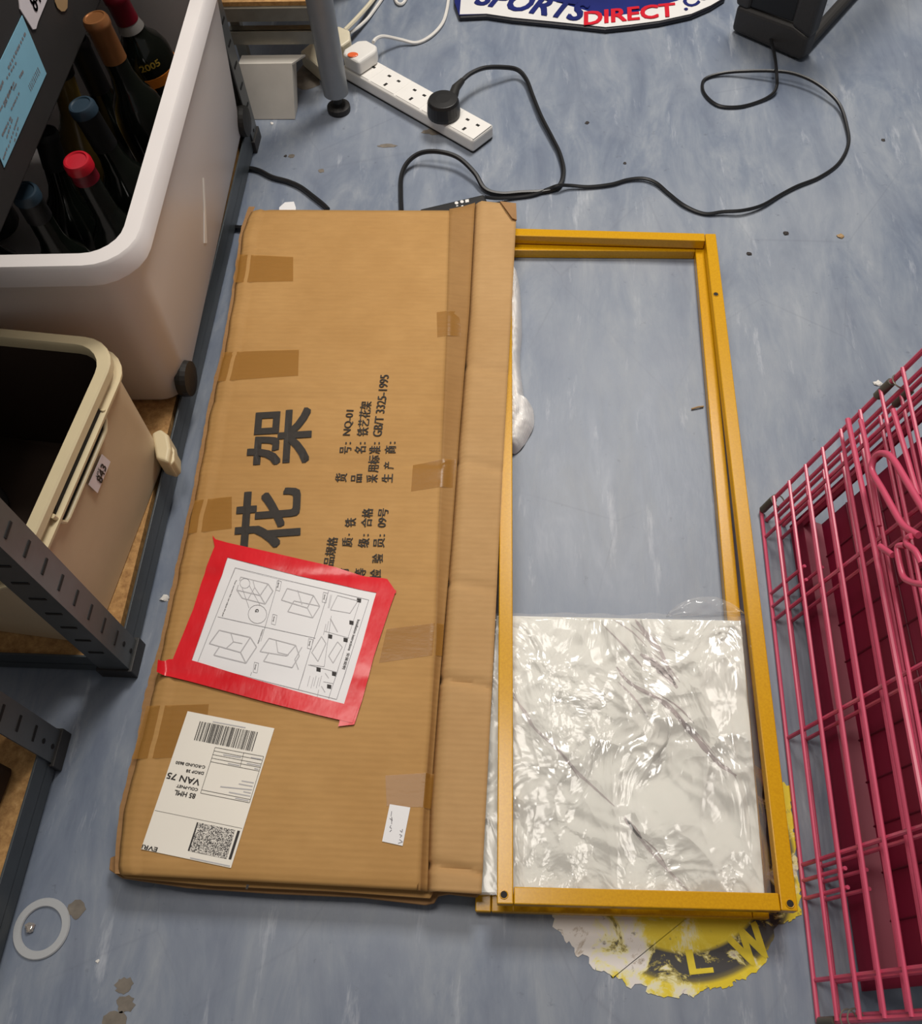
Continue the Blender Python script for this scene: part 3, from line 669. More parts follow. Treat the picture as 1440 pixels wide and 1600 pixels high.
def film_fn(u, v):
    A, B, C_, D = fq; a = 1 - v
    p = (A * (1 - u) + B * u) * v + (D * (1 - u) + C_ * u) * (1 - v)
    p.y += 0.004 * noise.noise(V((u * 9, 3, v))) * (v > .95); p.x += 0.003 * noise.noise(V((2, v * 14, 5))) * (u > .96)
    q = V((p.x * 17 + p.y * 6, p.y * 17 - p.x * 4, 0)); q += V((noise.noise(q * .7), noise.noise(q * .7 + V((9, 2, 0))), 0)) * 1.1
    w = 1 - abs(noise.noise(q)) * 2.2; w2 = 1 - abs(noise.noise(q * 2.3 + V((4, 4, 1)))) * 2
    fe = P(1117 + 61 * (1 - v), 970 + 427 * (1 - v), zb1).x
    w = max(w, 0.9 * math.exp(-((p.x - fe) / .0022) ** 2) + .5 * math.exp(-((p.x - fe - .008) / .003) ** 2))
    h = 0.0011 * max(0, w) + 0.0008 * max(0, w2) + 0.0006 * noise.noise(q * .35)
    t = 1 - v; edge = BR_A.x + (BR_B.x - BR_A.x) * t
    z = zb1 + .0006 + max(0, h)
    if p.x > edge: z -= min(1, (p.x - edge) / 0.012) ** 1.2 * 0.010
    if v > 0.97: z -= (v - 0.97) / 0.03 * 0.006
    return V((p.x, p.y, z))
obj('clear_film', MB().grid(film_fn, 150, 170), 'clear_film', bd, True)
# loose tuft of film at the far corner
def tuft(u, v):
    a = P(1040 + 122 * u, 964 - 4 * u, zb1); k = math.sin(u * math.pi) ** .7
    return V((a.x, a.y + v * 0.022 * k, zb1 + 0.002 + 0.006 * k * math.sin(v * 2.6) + 0.003 * noise.noise(V((u * 7, v * 5, 2)))))
obj('film_tuft', MB().grid(tuft, 24, 8), 'clear_film', bd, True)

# crumpled white foam bag under the flap
fo = [(782, 420), (805, 423), (812, 447), (815, 515), (812, 560), (817, 605), (822, 632), (832, 632), (834, 660), (824, 682), (811, 700), (799, 703), (780, 690)]
fo_c = P(795, 560)
fpts = spline([P(x, y, .01) for x, y in fo], 4, True)
def foam_fn(u, v):
    k = u * len(fpts); i = int(k) % len(fpts); j = (i + 1) % len(fpts); p = fpts[i].lerp(fpts[j], k - int(k)); c = V((fo_c.x, p.y * .9 + fo_c.y * .1, 0))
    q = c.lerp(V((p.x, p.y, 0)), 0.15 + .85 * v); q.z = 0.002 + 0.026 * (1 - v ** 3) + (0.008 * (abs(noise.noise(V((q.x * 50, q.y * 32, 1)))) - .25) + .005 * (abs(noise.noise(V((q.x * 120, q.y * 90, 3)))) - .2)) * (1 - v * .5); q.z = max(.001, q.z); return q
tag(obj('foam_bag', MB().grid(foam_fn, 110, 14), 'white_foam', None), 'crumpled white packing bag poking out beneath the box flap inside the yellow frame', 'packing bag')

# ------------------------------------------------------------------ dog crate
cr0 = P(1189, 799, .0035); CX = V((.26966, .0361, .9623)).normalized(); CY = (P(1278, 1597, .0035) - cr0).normalized(); CN = CY.cross(CX).normalized()
if CN.x > 0: CN = -CN
crate = thing('wire_dog_crate', (0.31, 0.3, 0), 'folded pink wire dog crate with magenta tray, standing on edge at the right', 'crate')
def cp(s, t, off=0.0): return cr0 + CY * s + CX * t + CN * off
SL = 0.5632; TTOP = 0.62
RW = 0.0021
ts = [0.0354 * k for k in range(1, 17)]
ss = [0.0375, 0.1485, 0.2897, 0.4218, 0.5275]
def panel(off, t0, rad, sgap=0.0):
    rim = MB()
    rim.tube([cp(sgap, t0, off), cp(SL - sgap, t0, off)], rad * 1.15, 8); rim.tube([cp(sgap, t0, off), cp(sgap, TTOP, off)], rad * 1.3, 8)
    rim.tube([cp(SL - sgap, t0, off), cp(SL - sgap, TTOP, off)], rad * 1.3, 8); rim.tube([cp(sgap, TTOP, off), cp(SL - sgap, TTOP, off)], rad * 1.2, 8)
    rim.tube([cp(sgap + .012, t0, off - .006), cp(sgap + .012, TTOP, off - .006)], rad * 1.2, 8)
    o = obj('wire_panel', rim, 'pink_wire', crate, True)
    for t in ts: obj('long_wire', MB().tube([cp(sgap, t0 + t, off + .003), cp(SL - sgap, t0 + t, off + .003)], rad, 7), 'pink_wire', o, True)
    for s in ss: obj('cross_wire', MB().tube([cp(s, t0, off - .001), cp(s, TTOP, off - .001)], rad * 1.1, 7), 'pink_wire', o, True)
    for s, tl in ((.115, .075), (.132, .075), (.437, .075), (.454, .075)): obj('tie_wire', MB().tube([cp(s, t0, off), cp(s, t0 + tl, off)], rad, 7), 'pink_wire', o, True)
    return o
p1 = panel(0, 0, RW); p2 = panel(-0.020, 0.004, RW * .95, 0.006)
for s in (0.0, SL):
    obj('corner_sleeve', MB().tube([cp(s, .004, 0), cp(s, .030, 0)], .0048, 10), 'clip_grey', p1, True)
obj('corner_sleeve', MB().tube([cp(0, .238, 0), cp(0, .262, 0)], .0048, 10), 'clip_grey', p1, True); obj('corner_sleeve', MB().tube([cp(.006, .238, -.020), cp(.006, .262, -.020)], .0046, 10), 'clip_grey', p2, True)
for s, t in ((.004, .034), (.562, .045), (.562, .056), (.005, .27)):
    obj('clip_ring', MB().tube([cp(s, t, -.003) + (CY * math.cos(a) + CN * math.sin(a)) * .0085 for a in [k * math.pi / 8 for k in range(16)]], .0008, 6, True), 'galvanised', p1, True)
# door edge rods, handle and latch
Z4 = zf((1300, 640), 5.714)
def on_cr(pts, off): 
    p0 = cr0 + CN * off; return [Pp(*Z4(x, y), p0, CN) for x, y in pts]
obj('door_rail', MB().tube([cp(.002, .1976, .008), cp(.16, .2035, .008), cp(SL, .2085, .008)], .0030, 8), 'pink_wire', p1, True)
obj('door_rail', MB().tube(on_cr([(250, 95), (300, 300), (420, 1040)], .006), .0026, 8), 'pink_wire', p1, True)
obj('door_rail', MB().tube(on_cr([(540, 0), (650, 370), (765, 770)], .006), .0026, 8), 'pink_wire', p1, True)
obj('carry_handle', MB().tube(spline(on_cr([(770, 1122), (640, 1040), (560, 920), (450, 720), (372, 590), (350, 520), (378, 430), (430, 392), (500, 405), (560, 470), (650, 620), (740, 770), (830, 920)], .016), 6), .0034, 10), 'pink_wire', crate, True)
obj('latch', MB().tube(spline(on_cr([(650, 1215), (600, 1215), (580, 1250), (605, 1400), (640, 1500), (720, 1545), (820, 1565)], .018), 6), .0030, 10), 'pink_wire', crate, True)
obj('latch', MB().tube(spline(on_cr([(705, 1128), (668, 1150), (665, 1200), (740, 1265), (795, 1375)], .020), 6), .0030, 10), 'pink_wire', crate, True)
obj('latch', MB().tube(on_cr([(425, 1220), (540, 1300)], .018), .0030, 10), 'pink_wire', crate, True)
# tray inside the folded crate
ta = P(1233, 822, .006); tb = P(1346, 1549, .006); tdir = (tb - ta).normalized()
def tw_(a, c, off=0.0):      # a: along the length 0..1, c: distance up the lean
    return ta + (tb - ta) * a + CX * c + CN * off
fw, dp, tl_ = .034, .018, .55
tray = MB()
tray.slab([tw_(.03, fw, -dp), tw_(.97, fw, -dp), tw_(.97, tl_, -dp), tw_(.03, tl_, -dp)], -CN * .003)
for k in range(1, 11): tray.tube([tw_(.03 + .94 * k / 11, fw, -dp + .0004), tw_(.03 + .94 * k / 11, tl_, -dp + .0004)], .0011, 5, mi=1)
for k in range(1, 9): tray.tube([tw_(.03, fw + .055 * k, -dp + .0004), tw_(.97, fw + .055 * k, -dp + .0004)], .0009, 5, mi=1)
tr_ = obj('tray', tray, ['magenta_tray', 'magenta_rib'], crate)
lip = MB().slab([tw_(0, 0), tw_(1, 0), tw_(1, fw * .8), tw_(0, fw * .8)], -CN * .003).add([tw_(.005, fw * .8, -.0005), tw_(.995, fw * .8, -.0005), tw_(.97, fw + .004, -dp), tw_(.03, fw + .004, -dp)], [(0, 1, 2, 3)])
obj('tray_lip', lip, 'magenta_tray', tr_)
for a0_, a1_ in ((0, .03), (1, .97)):
    obj('tray_lip', MB().slab([tw_(a0_, .002), tw_(a1_, .002), tw_(a1_, tl_), tw_(a0_, tl_)], -CN * .003), 'magenta_tray', tr_)

# ------------------------------------------------------------------ extension lead, plugs and cables
def cable(name, pts, r, mat, parent=None, label=None, cat='cable', n=7, group=None):
    """pts: (px, py, height above floor of the cable's centre)"""
    path = spline([P(p[0], p[1], p[2] if len(p) > 2 else r) for p in pts], 8)
    o = obj(name, MB().tube(path, r, n), mat, parent, True)
    if not parent: tag(o, label, cat, group)
    return o
H = 0.027
a0 = P(738, 220, H); a1 = P(537, 106, H); U = (a1 - a0); U.z = 0; EL = U.length + .008; U.normalize(); W = V((U.y, -U.x, 0))
EWd = 0.053
ext = thing('extension_lead', ((a0 + U * EL / 2 + W * EWd / 2).x, (a0 + U * EL / 2 + W * EWd / 2).y, 0), 'white multi gang extension lead lying diagonally on the floor by the steel leg', 'extension lead')
ec = a0 + U * EL / 2 + W * EWd / 2
obj('casing', MB().box((ec.x, ec.y, H * .55), (EL, EWd, H * .9), U, W), 'white_plastic', ext, bev=.005, seg=3)
obj('casing_base', MB().box((ec.x, ec.y, .003), (EL - .004, EWd - .004, .006), U, W), 'charcoal_plastic', ext)
ep = lambda u, w, z=H: V((a0.x + U.x * u + W.x * w, a0.y + U.y * u + W.y * w, z))
for k in range(5):
    u0 = 0.030 + k * 0.0620
    sk = obj('socket_face', MB().box(ep(u0, EWd / 2, H + .0001), (.057, .046, .0012), U, W), 'white_plastic', ext, bev=.0005)
    for du, dw, sx_, sy_ in ((-.011, .034, .0065, .0045), (.012, .034, .0065, .0045), (.0005, .013, .0045, .008)):
        obj('pin_slot', MB().box(ep(u0 + du, dw, H + .0008), (sx_, sy_, .0006), U, W), 'hole_black', sk)
# white plug with orange neon button
pu = 0.030 + 4 * 0.0620 + .013
wp = thing('white_plug', ep(pu, EWd / 2, H + .001), 'white mains plug with oval orange button in the end socket of the extension lead', 'plug')
hexo = [(-.024, -.026), (.016, -.026), (.024, -.014), (.024, .018), (.012, .030), (-.014, .030), (-.024, .018)]
pz = H + .0012
obj('plug_body', MB().prism([ep(pu + a, EWd / 2 + b2)[:2] for a, b2 in hexo], pz, pz + .026), 'white_plastic', wp, bev=.005, seg=3)
bt = P(551, 86, pz + .026)
btn = MB(); btn.lathe([(.0090, 0), (.0090, .001), (.0075, .0018)], bt, n=20)
btn.v = [V((bt.x + (p.x - bt.x) * 1.05, bt.y + (p.y - bt.y) * .78, p.z)) for p in btn.v]
obj('neon_button', btn, 'orange_lens', wp)
cable('cord', [(583, 66, .045), (588, 60, .042), (600, 57, .03), (625, 62, .012), (650, 67, .004), (672, 57, .004), (690, 38, .004), (698, 15, .004), (702, -20, .004), (705, -80, .004)], .0032, 'white_cable', wp)
# black plug
bpc = P(690, 172, H); 
bk = thing('black_plug', (bpc.x, bpc.y, H + .001), 'black round topped mains plug in the third socket of the white extension lead', 'plug')
bz = H + .0015; bcen = P(692, 158, bz + .025)
prof = [(.0275, 0), (.028, .006), (.0265, .024), (.024, .029), (.012, .030), (0, .030)]
mb = MB().lathe(prof, (bcen.x, bcen.y, bz), n=28); obj('plug_body', mb, 'black_plastic', bk, bev=.0008)
grip = [(bcen.x + .012, bcen.y + .016, bz + .012)] + [P(712, 137, bz + .014), P(722, 126, bz + .012)]
obj('cord_grip', MB().tube(grip, [.0095, .0075, .005], 10), 'black_rubber', bk, True)
cable('cord', [(720, 128, bz + .012), (735, 115, .04), (757, 106, .036), (785, 105, .026), (808, 109, .016), (822, 124, .010), (832, 150, .008), (845, 182, .008), (862, 215, .007), (874, 240, .006), (880, 268, .005), (873, 291, .0045), (850, 299, .004), (815, 301, .004), (782, 303, .004), (757, 295, .007), (741, 270, .015), (715, 246, .022), (685, 237, .024), (657, 239, .020), (637, 253, .014), (627, 275, .006), (626, 305, .004), (627, 330, .004)], .0040, 'black_cable', bk)
# power brick peeking from behind the box
bz2 = .028
A = P(640, 330, bz2); B = P(756, 303, bz2); U2 = (B - A); U2.z = 0; U2.normalize(); W2 = V((U2.y, -U2.x, 0)); A = B - U2 * .105
br = thing('power_adapter', ((A + B) / 2)[:2] + (0,), 'black power adapter with white printed symbols on the floor behind the box', 'power adapter')
q4 = [A, B, B + W2 * .025, A + W2 * .025]
obj('adapter_case', MB().prism([p[:2] for p in q4], 0.0005, bz2), 'black_plastic', br, bev=.003)
ic = MB(); icp = lambda x, y: V((P(x, y, bz2 + .0003)))
for x, y in ((713, 317), (721.5, 315)): ic.add([icp(x + 3 * math.cos(k * .785), y + 2.4 * math.sin(k * .785)) for k in range(8)], [tuple(range(7, -1, -1))])
ic.add([icp(726.5, 312), icp(732, 311), icp(732.5, 315.5), icp(727, 316.5)], [(3, 2, 1, 0)])
for x in (714, 722, 730): ic.add([icp(x - 1.5, 321), icp(x + 1.5, 320.5), icp(x + 1.5, 322), icp(x - 1.5, 322.5)], [(3, 2, 1, 0)])
obj('symbols', ic, 'white_plastic', br)
cable('lead', [(757, 308, .014), (775, 310, .008), (800, 309, .004), (830, 305, .004), (855, 296, .006), (872, 290, .012), (890, 290, .007), (920, 292, .004), (955, 288, .004), (980, 281, .004), (1005, 279, .005), (1025, 286, .005), (1045, 303, .004), (1070, 322, .004), (1100, 334, .003), (1130, 331, .006), (1160, 329, .008), (1190, 321, .006), (1220, 304, .004), (1245, 291, .004), (1280, 277, .003), (1310, 255, .003), (1325, 225, .004), (1322, 195, .006), (1312, 165, .010), (1295, 145, .014), (1270, 127, .018), (1240, 115, .020), (1210, 111, .018), (1170, 111, .012), (1130, 114, .006), (1102, 123, .003), (1097, 138, .003), (1106, 154, .003), (1125, 166, .003), (1155, 167, .003), (1185, 159, .003), (1205, 148, .006), (1213, 135, .012), (1213, 115, .024), (1210, 88, .020), (1204, 60, .02)], .0029, 'black_cable', br)
# black cable at the left that runs under the box
cable('black_cable', [(350, 262, .004), (385, 263, .004), (405, 267, .004), (425, 277, .004), (450, 284, .004), (470, 293, .004), (490, 308, .004), (505, 320, .004), (512, 327, .004)], .0042, 'black_cable', None, 'short stretch of black cable running from the shelving to the far edge of the box')
cable('black_cable', [(342, 353, .006), (360, 354, .006), (374, 356, .006), (381, 356, .006)], .0040, 'black_cable', None, 'stub of black cable between the shelving beam and the box corner')
# cream extension with its plug half hidden by the leg
ce = thing('cream_adapter', P(500, 90)[:2] + (0,), 'cream multiway adapter with plug, half hidden behind the steel leg', 'adapter')
cb = [P(468, 80, .03), P(490, 62, .03), P(530, 92, .03), P(512, 118, .03)]
obj('adapter_body', MB().prism([p[:2] for p in cb], .001, .030), 'cream_plastic', ce, bev=.004)
cpz = .034
obj('adapter_plug', MB().prism([P(x, y, .055)[:2] for x, y in ((514, 48), (528, 40), (546, 47), (547, 62), (533, 72), (516, 68))], .030, .055), 'cream_plastic', ce, bev=.003)
cable('cord', [(538, 48, .04), (552, 34, .03), (565, 20, .02), (578, 5, .012), (592, -14, .006), (610, -45, .004)], .0042, 'cream_plastic', ce)
cable('cord', [(546, 52, .02), (560, 42, .012), (575, 28, .006), (590, 8, .004), (606, -14, .004), (630, -40, .004)], .0030, 'white_cable', ce)
cable('white_cable', [(616, -20, .004), (617, -4, .004), (621, 5, .004), (628, 6, .004), (634, -2, .004), (640, -20, .004)], .003, 'white_cable', None, 'small white cable loop at the top edge beside the bag')
# white card by the far edge of the box
tag(obj('paper_tab', MB().slab([P(436, 324, .012), P(445, 316, .012), P(459, 315, .012), P(462, 324, .012), P(462, 332, .012), P(436, 332, .012)], V((0, 0, -.0115))), 'paper', None), 'small white tab showing behind the far edge of the brown box', 'paper')

# ------------------------------------------------------------------ workbench leg
lg0 = P(530, 173); 
tbn = thing('workbench', (lg0.x, lg0.y, 0), 'round silver steel bench leg on a black adjustable foot beside the extension lead', 'workbench')
leg = obj('leg', MB().tube([(lg0.x, lg0.y, .035), (lg0.x, lg0.y, .72)], .0215, 28), 'leg_silver', tbn, True)
obj('foot', MB().lathe([(.0195, 0), (.0205, .004), (.0200, .010), (.014, .014), (.008, .016), (.006, .034)], (lg0.x, lg0.y, .0003)), 'black_rubber', tbn)
obj('worktop', MB().box((lg0.x - .44, lg0.y + .50, .735), (.94, 1.0, .03)), 'off_white_card', tbn)

# ------------------------------------------------------------------ low shelf behind the leg
zs = .155; yb = P(430, 12, zs).y
lowt = thing('low_shelf', (-.52, yb + .1, 0), 'low galvanised shelf with a chipboard top behind the steel bench leg', 'shelf')
xl, xr = P(345, 20, zs).x, P(505, 20, zs).x
obj('shelf_board', MB().box(((xl + xr) / 2, yb + .17, zs + .004), (xr - xl, .34, .012)), 'chipboard', lowt)
for dz, nm in ((0, 'beam'), (-.040, 'beam')):
    obj(nm, MB().box(((xl + xr) / 2, yb - .004, zs - .008 + dz), (xr - xl, .006, .022)).box(((xl + xr) / 2, yb + .004, zs + .002 + dz), (xr - xl, .016, .002)), 'galvanised', lowt)
for x in (xl + .01, xr - .012): obj('leg', MB().box((x, yb + .02, zs / 2 - .006), (.016, .016, zs - .012)), 'galvanised', lowt); obj('leg', MB().box((x, yb + .3, zs / 2 - .006), (.016, .016, zs - .012)), 'galvanised', lowt)
# white carton below it
cy = P(435, 187).y
wc = thing('white_carton', P(430, 187)[:2] + (0,), 'dirty white card carton standing on the floor below the low shelf', 'carton')
n_ = V((0, -1, .45)).normalized(); p_ = V((0, cy, 0))
f4 = [Pp(x, y, p_, n_) for x, y in ((388, 187), (461, 187), (456, 99), (372, 100))]
for q in f4[:2]: q.z = .001
obj('front_panel', MB().slab(f4, V((0, .004, 0))), 'off_white_card', wc)
t0, t1 = f4[3], f4[2]
obj('top_flap', MB().slab([t0, t1, t1 + V((.018, .030, -.004)), t0 + V((.0, .030, -.004))], V((0, 0, -.003))), 'off_white_card', wc)
obj('side_panel', MB().slab([f4[1] + V((0, .004, 0)), f4[2] + V((0, .004, 0)), f4[2] + V((0.0, .034, -.010)), f4[1] + V((0, .034, 0))], V((-.003, 0, 0))), 'off_white_card', wc)

# ------------------------------------------------------------------ slotted-angle shelving (left)
def angle_post(parent, corner, dirx, diry, h, wd=.036, z0=.004, slot_faces=(1, 1)):
    """L post: flange 1 runs along dirx, flange 2 along diry from the outer corner"""
    c = V((corner[0], corner[1], 0)); X_ = V((dirx, 0, 0)); Y_ = V((0, diry, 0)); th = .0022
    mb = MB()
    mb.prism([(c + a)[:2] for a in (V((0, 0, 0)), X_ * wd, X_ * wd + Y_ * th, X_ * th + Y_ * th, X_ * th + Y_ * wd, Y_ * wd)], z0, h)
    mark = len(mb.f); sl = mb; z = .075
    while z < h - .05 and z < 1.0:
        if slot_faces[0]: sl.box(c + X_ * wd * .5 - Y_ * .0004 + V((0, 0, z)), (.017, .0008, .0035))
        if slot_faces[1]: sl.box(c + Y_ * wd * .5 - X_ * .0004 + V((0, 0, z)), (.0008, .017, .0035))
        z += .036
    for z in (.030, .052):
        if slot_faces[1]: sl.lathe([(.003, -.0004), (.003, .0006)], c + Y_ * wd * .55 + V((0, 0, z)), V((-dirx, 0, 0)), 10)
    mb.m[mark:] = [1] * (len(mb.f) - mark)
    o = obj('post', mb, ['grey_enamel', 'slot_dark'], parent)
    foot = MB().prism([(c + a)[:2] for a in (X_ * -.003 + Y_ * -.003, X_ * (wd + .004) - Y_ * .003, X_ * (wd + .004) + Y_ * .006, X_ * .006 + Y_ * .006, X_ * .006 + Y_ * (wd + .004), Y_ * (wd + .004) - X_ * .003)], .0003, .022)
    obj('plastic_foot', foot, 'charcoal_plastic', o, bev=.001)
    return o
ua = thing('shelving_unit', (-.66, .82, 0), 'dark grey slotted steel shelving with chipboard deck holding the white tub and beige bin', 'shelving')
xA, yA, yA2 = -.4475, .339, 1.308; xA2 = -.459; xB = -.93
angle_post(ua, (xA, yA), -1, 1, 1.75); angle_post(ua, (xA2, yA2), -1, -1, 1.75, slot_faces=(0, 1)); angle_post(ua, (xB, yA), 1, 1, 1.75, slot_faces=(1, 0)); angle_post(ua, (xB, yA2), 1, -1, 1.75, slot_faces=(0, 0))
def beam_y(x0, y0, x1, y1, z0, z1, parent, inn):
    obj('beam', MB().slab([V((x0, y0, z0)), V((x1, y1, z0)), V((x1, y1, z1)), V((x0, y0, z1))], V((inn * .0025, 0, 0))).slab([V((x0, y0, z0 + .018)), V((x1, y1, z0 + .018)), V((x1 + inn * .022, y1, z0 + .018)), V((x0 + inn * .022, y0, z0 + .018))], V((0, 0, .002))), 'dark_enamel', parent, bev=.0004)
def beam_x(x0, x1, y, z0, z1, parent, inn):
    obj('beam', MB().slab([V((x0, y, z0)), V((x1, y, z0)), V((x1, y, z1)), V((x0, y, z1))], V((0, inn * .0025, 0))).slab([V((x0, y, z0 + .018)), V((x1, y, z0 + .018)), V((x1, y + inn * .022, z0 + .018)), V((x0, y + inn * .022, z0 + .018))], V((0, 0, .002))), 'dark_enamel', parent, bev=.0004)
for zb, zh in ((.006, .050), (.840, .884)):  # upper level is out of view, added to shade the tub below
    beam_y(xA - .003, yA + .004, xA2 - .003, yA2 - .004, zb, zh, ua, -1); beam_y(xB + .003, yA + .004, xB + .003, yA2 - .004, zb, zh, ua, 1)
    beam_x(xB + .004, xA - .004, yA + .003, zb, zh, ua, 1); beam_x(xB + .004, xA2 - .004, yA2 - .003, zb, zh, ua, -1)
    d0 = zb + .022
    obj('deck', MB().prism([(xA - .013, yA + .007), (xA2 - .013, yA2 - .007), (xB + .007, yA2 - .007), (xB + .007, yA + .007)], zb + .0205, zb + .0385), 'chipboard', ua)
DZ = .0447
# second shelving unit, bottom left
uc_ = thing('shelving_unit', (-.75, -.2, 0), 'dark grey slotted shelving end at the lower left corner with bare chipboard deck', 'shelving')
xC, yC = -.5090, .264; 
angle_post(uc_, (xC, yC), -1, -1, 1.75, slot_faces=(0, 1)); angle_post(uc_, (xC - .012, -.7), -1, 1, 1.75); angle_post(uc_, (-1.0, yC), 1, -1, 1.75, slot_faces=(0, 0)); angle_post(uc_, (-1.0, -.7), 1, 1, 1.75, slot_faces=(1, 0))
beam_y(xC - .002, yC - .004, xC - .013, -.696, .006, .050, uc_, -1); beam_x(-.996, xC - .004, yC - .003, .006, .05, uc_, -1); beam_x(-.996, xC - .014, -.697, .006, .05, uc_, 1); beam_y(-.997, yC - .004, -.997, -.696, .006, .05, uc_, 1)
obj('deck', MB().prism([(xC - .007, yC - .007), (xC - .018, -.69), (-.994, -.69), (-.994, yC - .007)], .0265, .0445), 'chipboard', uc_)
# dark box on it
dk = thing('dark_carton', (-.66, .12, DZ), 'dark brown box on the lower left shelving deck, cut off by the photo edge', 'box')
obj('carton_body', MB().prism([(-.535, .215), (-.548, .05), (-.80, .05), (-.80, .215)], DZ, .10), 'brown_dark', dk, bev=.006)

# ------------------------------------------------------------------ white tub with bottles
def loop(c, w, h, r, z, rot, n=6):
    ca, sa = math.cos(rot), math.sin(rot); return [V((c[0] + x * ca - y * sa, c[1] + x * sa + y * ca, z)) for x, y in rrect(w, h, r, n)]
def shell(mb, loops, mi=0, close_last=True):
    o = len(mb.v); n = len(loops[0])
    for L in loops: mb.v += L
    for i in range(len(loops) - 1):
        for k in range(n): mb.f.append((o + i * n + k, o + i * n + (k + 1) % n, o + (i + 1) * n + (k + 1) % n, o + (i + 1) * n + k)); mb.m.append(mi)
    if close_last:
        l = o + (len(loops) - 1) * n; mb.f.append(tuple(l + k for k in range(n))); mb.m.append(mi); mb.f.append(tuple(o + k for k in range(n - 1, -1, -1))); mb.m.append(mi)
rotT = math.radians(1.9)
ZR = .330
tw, tlen = .385, .565
tcx, tcy = -.4665 - tw / 2 + .008, .702 + tlen / 2
tub = thing('plastic_tub', (tcx, tcy, DZ), 'large translucent white plastic tub on black wheels, filled with wine bottles', 'tub')
T0 = DZ + .004
shellT = MB(); shell(shellT, [loop((tcx, tcy), tw - .006, tlen - .004, .03, T0, rotT), loop((tcx, tcy), tw + .002, tlen + .004, .032, T0 + .008, rotT), loop((tcx, tcy), tw + .046, tlen + .046, .040, ZR - .024, rotT), loop((tcx, tcy), tw + .040, tlen + .040, .038, ZR - .024, rotT), loop((tcx, tcy), tw - .006, tlen - .004, .030, T0 + .012, rotT)])
obj('tub_body', shellT, 'translucent_plastic', tub, True)
rimT = MB(); shell(rimT, [loop((tcx, tcy), tw + .048, tlen + .048, .045, ZR - .030, rotT), loop((tcx, tcy), tw + .078, tlen + .078, .055, ZR - .026, rotT), loop((tcx, tcy), tw + .076, tlen + .076, .055, ZR - .004, rotT), loop((tcx, tcy), tw + .070, tlen + .070, .052, ZR, rotT), loop((tcx, tcy), tw + .034, tlen + .034, .040, ZR, rotT), loop((tcx, tcy), tw + .028, tlen + .028, .038, ZR - .006, rotT), loop((tcx, tcy), tw + .040, tlen + .040, .045, ZR - .030, rotT)], close_last=False)
o = obj('rim', rimT, 'rim_plastic', tub, True)
for px, py in ((284, 592), (374, 190)):
    w0 = P(px, py, DZ + .024); w0.x = min(w0.x + .006, -.4435)
    xw = w0.x
    whl = obj('wheel', MB().lathe([(.010, -.008), (.0235, -.007), (.0245, 0), (.0235, .007), (.010, .008)], (xw, w0.y, DZ + .0247), (1, 0, 0), 24), 'black_rubber', tub)
sa_ = V((-.4665 + .003, tcy, T0)); wnT = V((1, 0, -.08)).normalized(); wnT = Matrix.Rotation(rotT, 3, 'Z') @ wnT
sw = V((tcx, tcy, T0)) + Matrix.Rotation(rotT, 3, 'Z') @ V((tw / 2 + .001, 0, .008)); tgt = V((tcx, tcy, ZR - .024)) + Matrix.Rotation(rotT, 3, 'Z') @ V((tw / 2 + .023, 0, 0))
wnT = (Matrix.Rotation(rotT, 3, 'Z') @ V((0, 1, 0))).cross(tgt - sw).normalized()
if wnT.x < 0: wnT = -wnT
tpp = lambda x, y: Pp(x, y, sw + wnT * .0012, wnT)
obj('scuff', MB().slab([tpp(317.5, 278), tpp(319, 278), tpp(321.5, 330), tpp(323.5, 380), tpp(319.5, 380), tpp(319.3, 330)], -wnT * .0011), 'white_plastic', tub)
# bottles
def bottle(top, foot, neck_r, kind_mat, cap_mat, label, caplen=.055, body_r=.037, capr=None, L=.30, top_mat=None, sh=1.0):
    top = V(top); ax = (V(foot) - top).normalized()    # pointing down
    b0 = top + ax * L
    root = thing('wine_bottle', b0, label, 'bottle', 'wine bottles in the tub')
    up = -ax; nr = neck_r
    h = lambda d: L - d
    prof = [(body_r * .9, 0), (body_r, .006), (body_r, h(.145 * sh)), (body_r * .97, h(.132 * sh)), (body_r * .82, h(.112 * sh)), (nr * 1.45, h(.095 * sh)), (nr * 1.12, h(.075 * sh)), (nr, h(.02)), (nr * 1.02, h(.004))]
    obj('glass', MB().lathe(prof, b0, up, 26), kind_mat, root, True)
    cr = capr or nr * 1.10
    obj('capsule', MB().lathe([(cr * 1.03, h(caplen)), (cr, h(.012)), (cr * 1.08, h(.010)), (cr * 1.08, h(.003)), (cr * .95, h(-.001)), (cr * .8, h(-.0015)), (cr * .74, h(-.0005)), (0, h(-.0005))], b0, up, 26), cap_mat, root, True)
    if top_mat: obj('capsule_top', MB().lathe([(cr * 1.10, h(.010)), (cr * 1.10, h(.001)), (cr * .98, h(-.0022)), (cr * .82, h(-.0026)), (cr * .74, h(-.0012)), (0, h(-.0012))], b0, up, 26), top_mat, root, True)
    return root, b0, up, nr, h
def by_px(tx, ty, fx, fy, zt_, drop=.17):
    t = P(tx, ty, zt_); f = P(fx, fy, zt_ - drop); return t, f
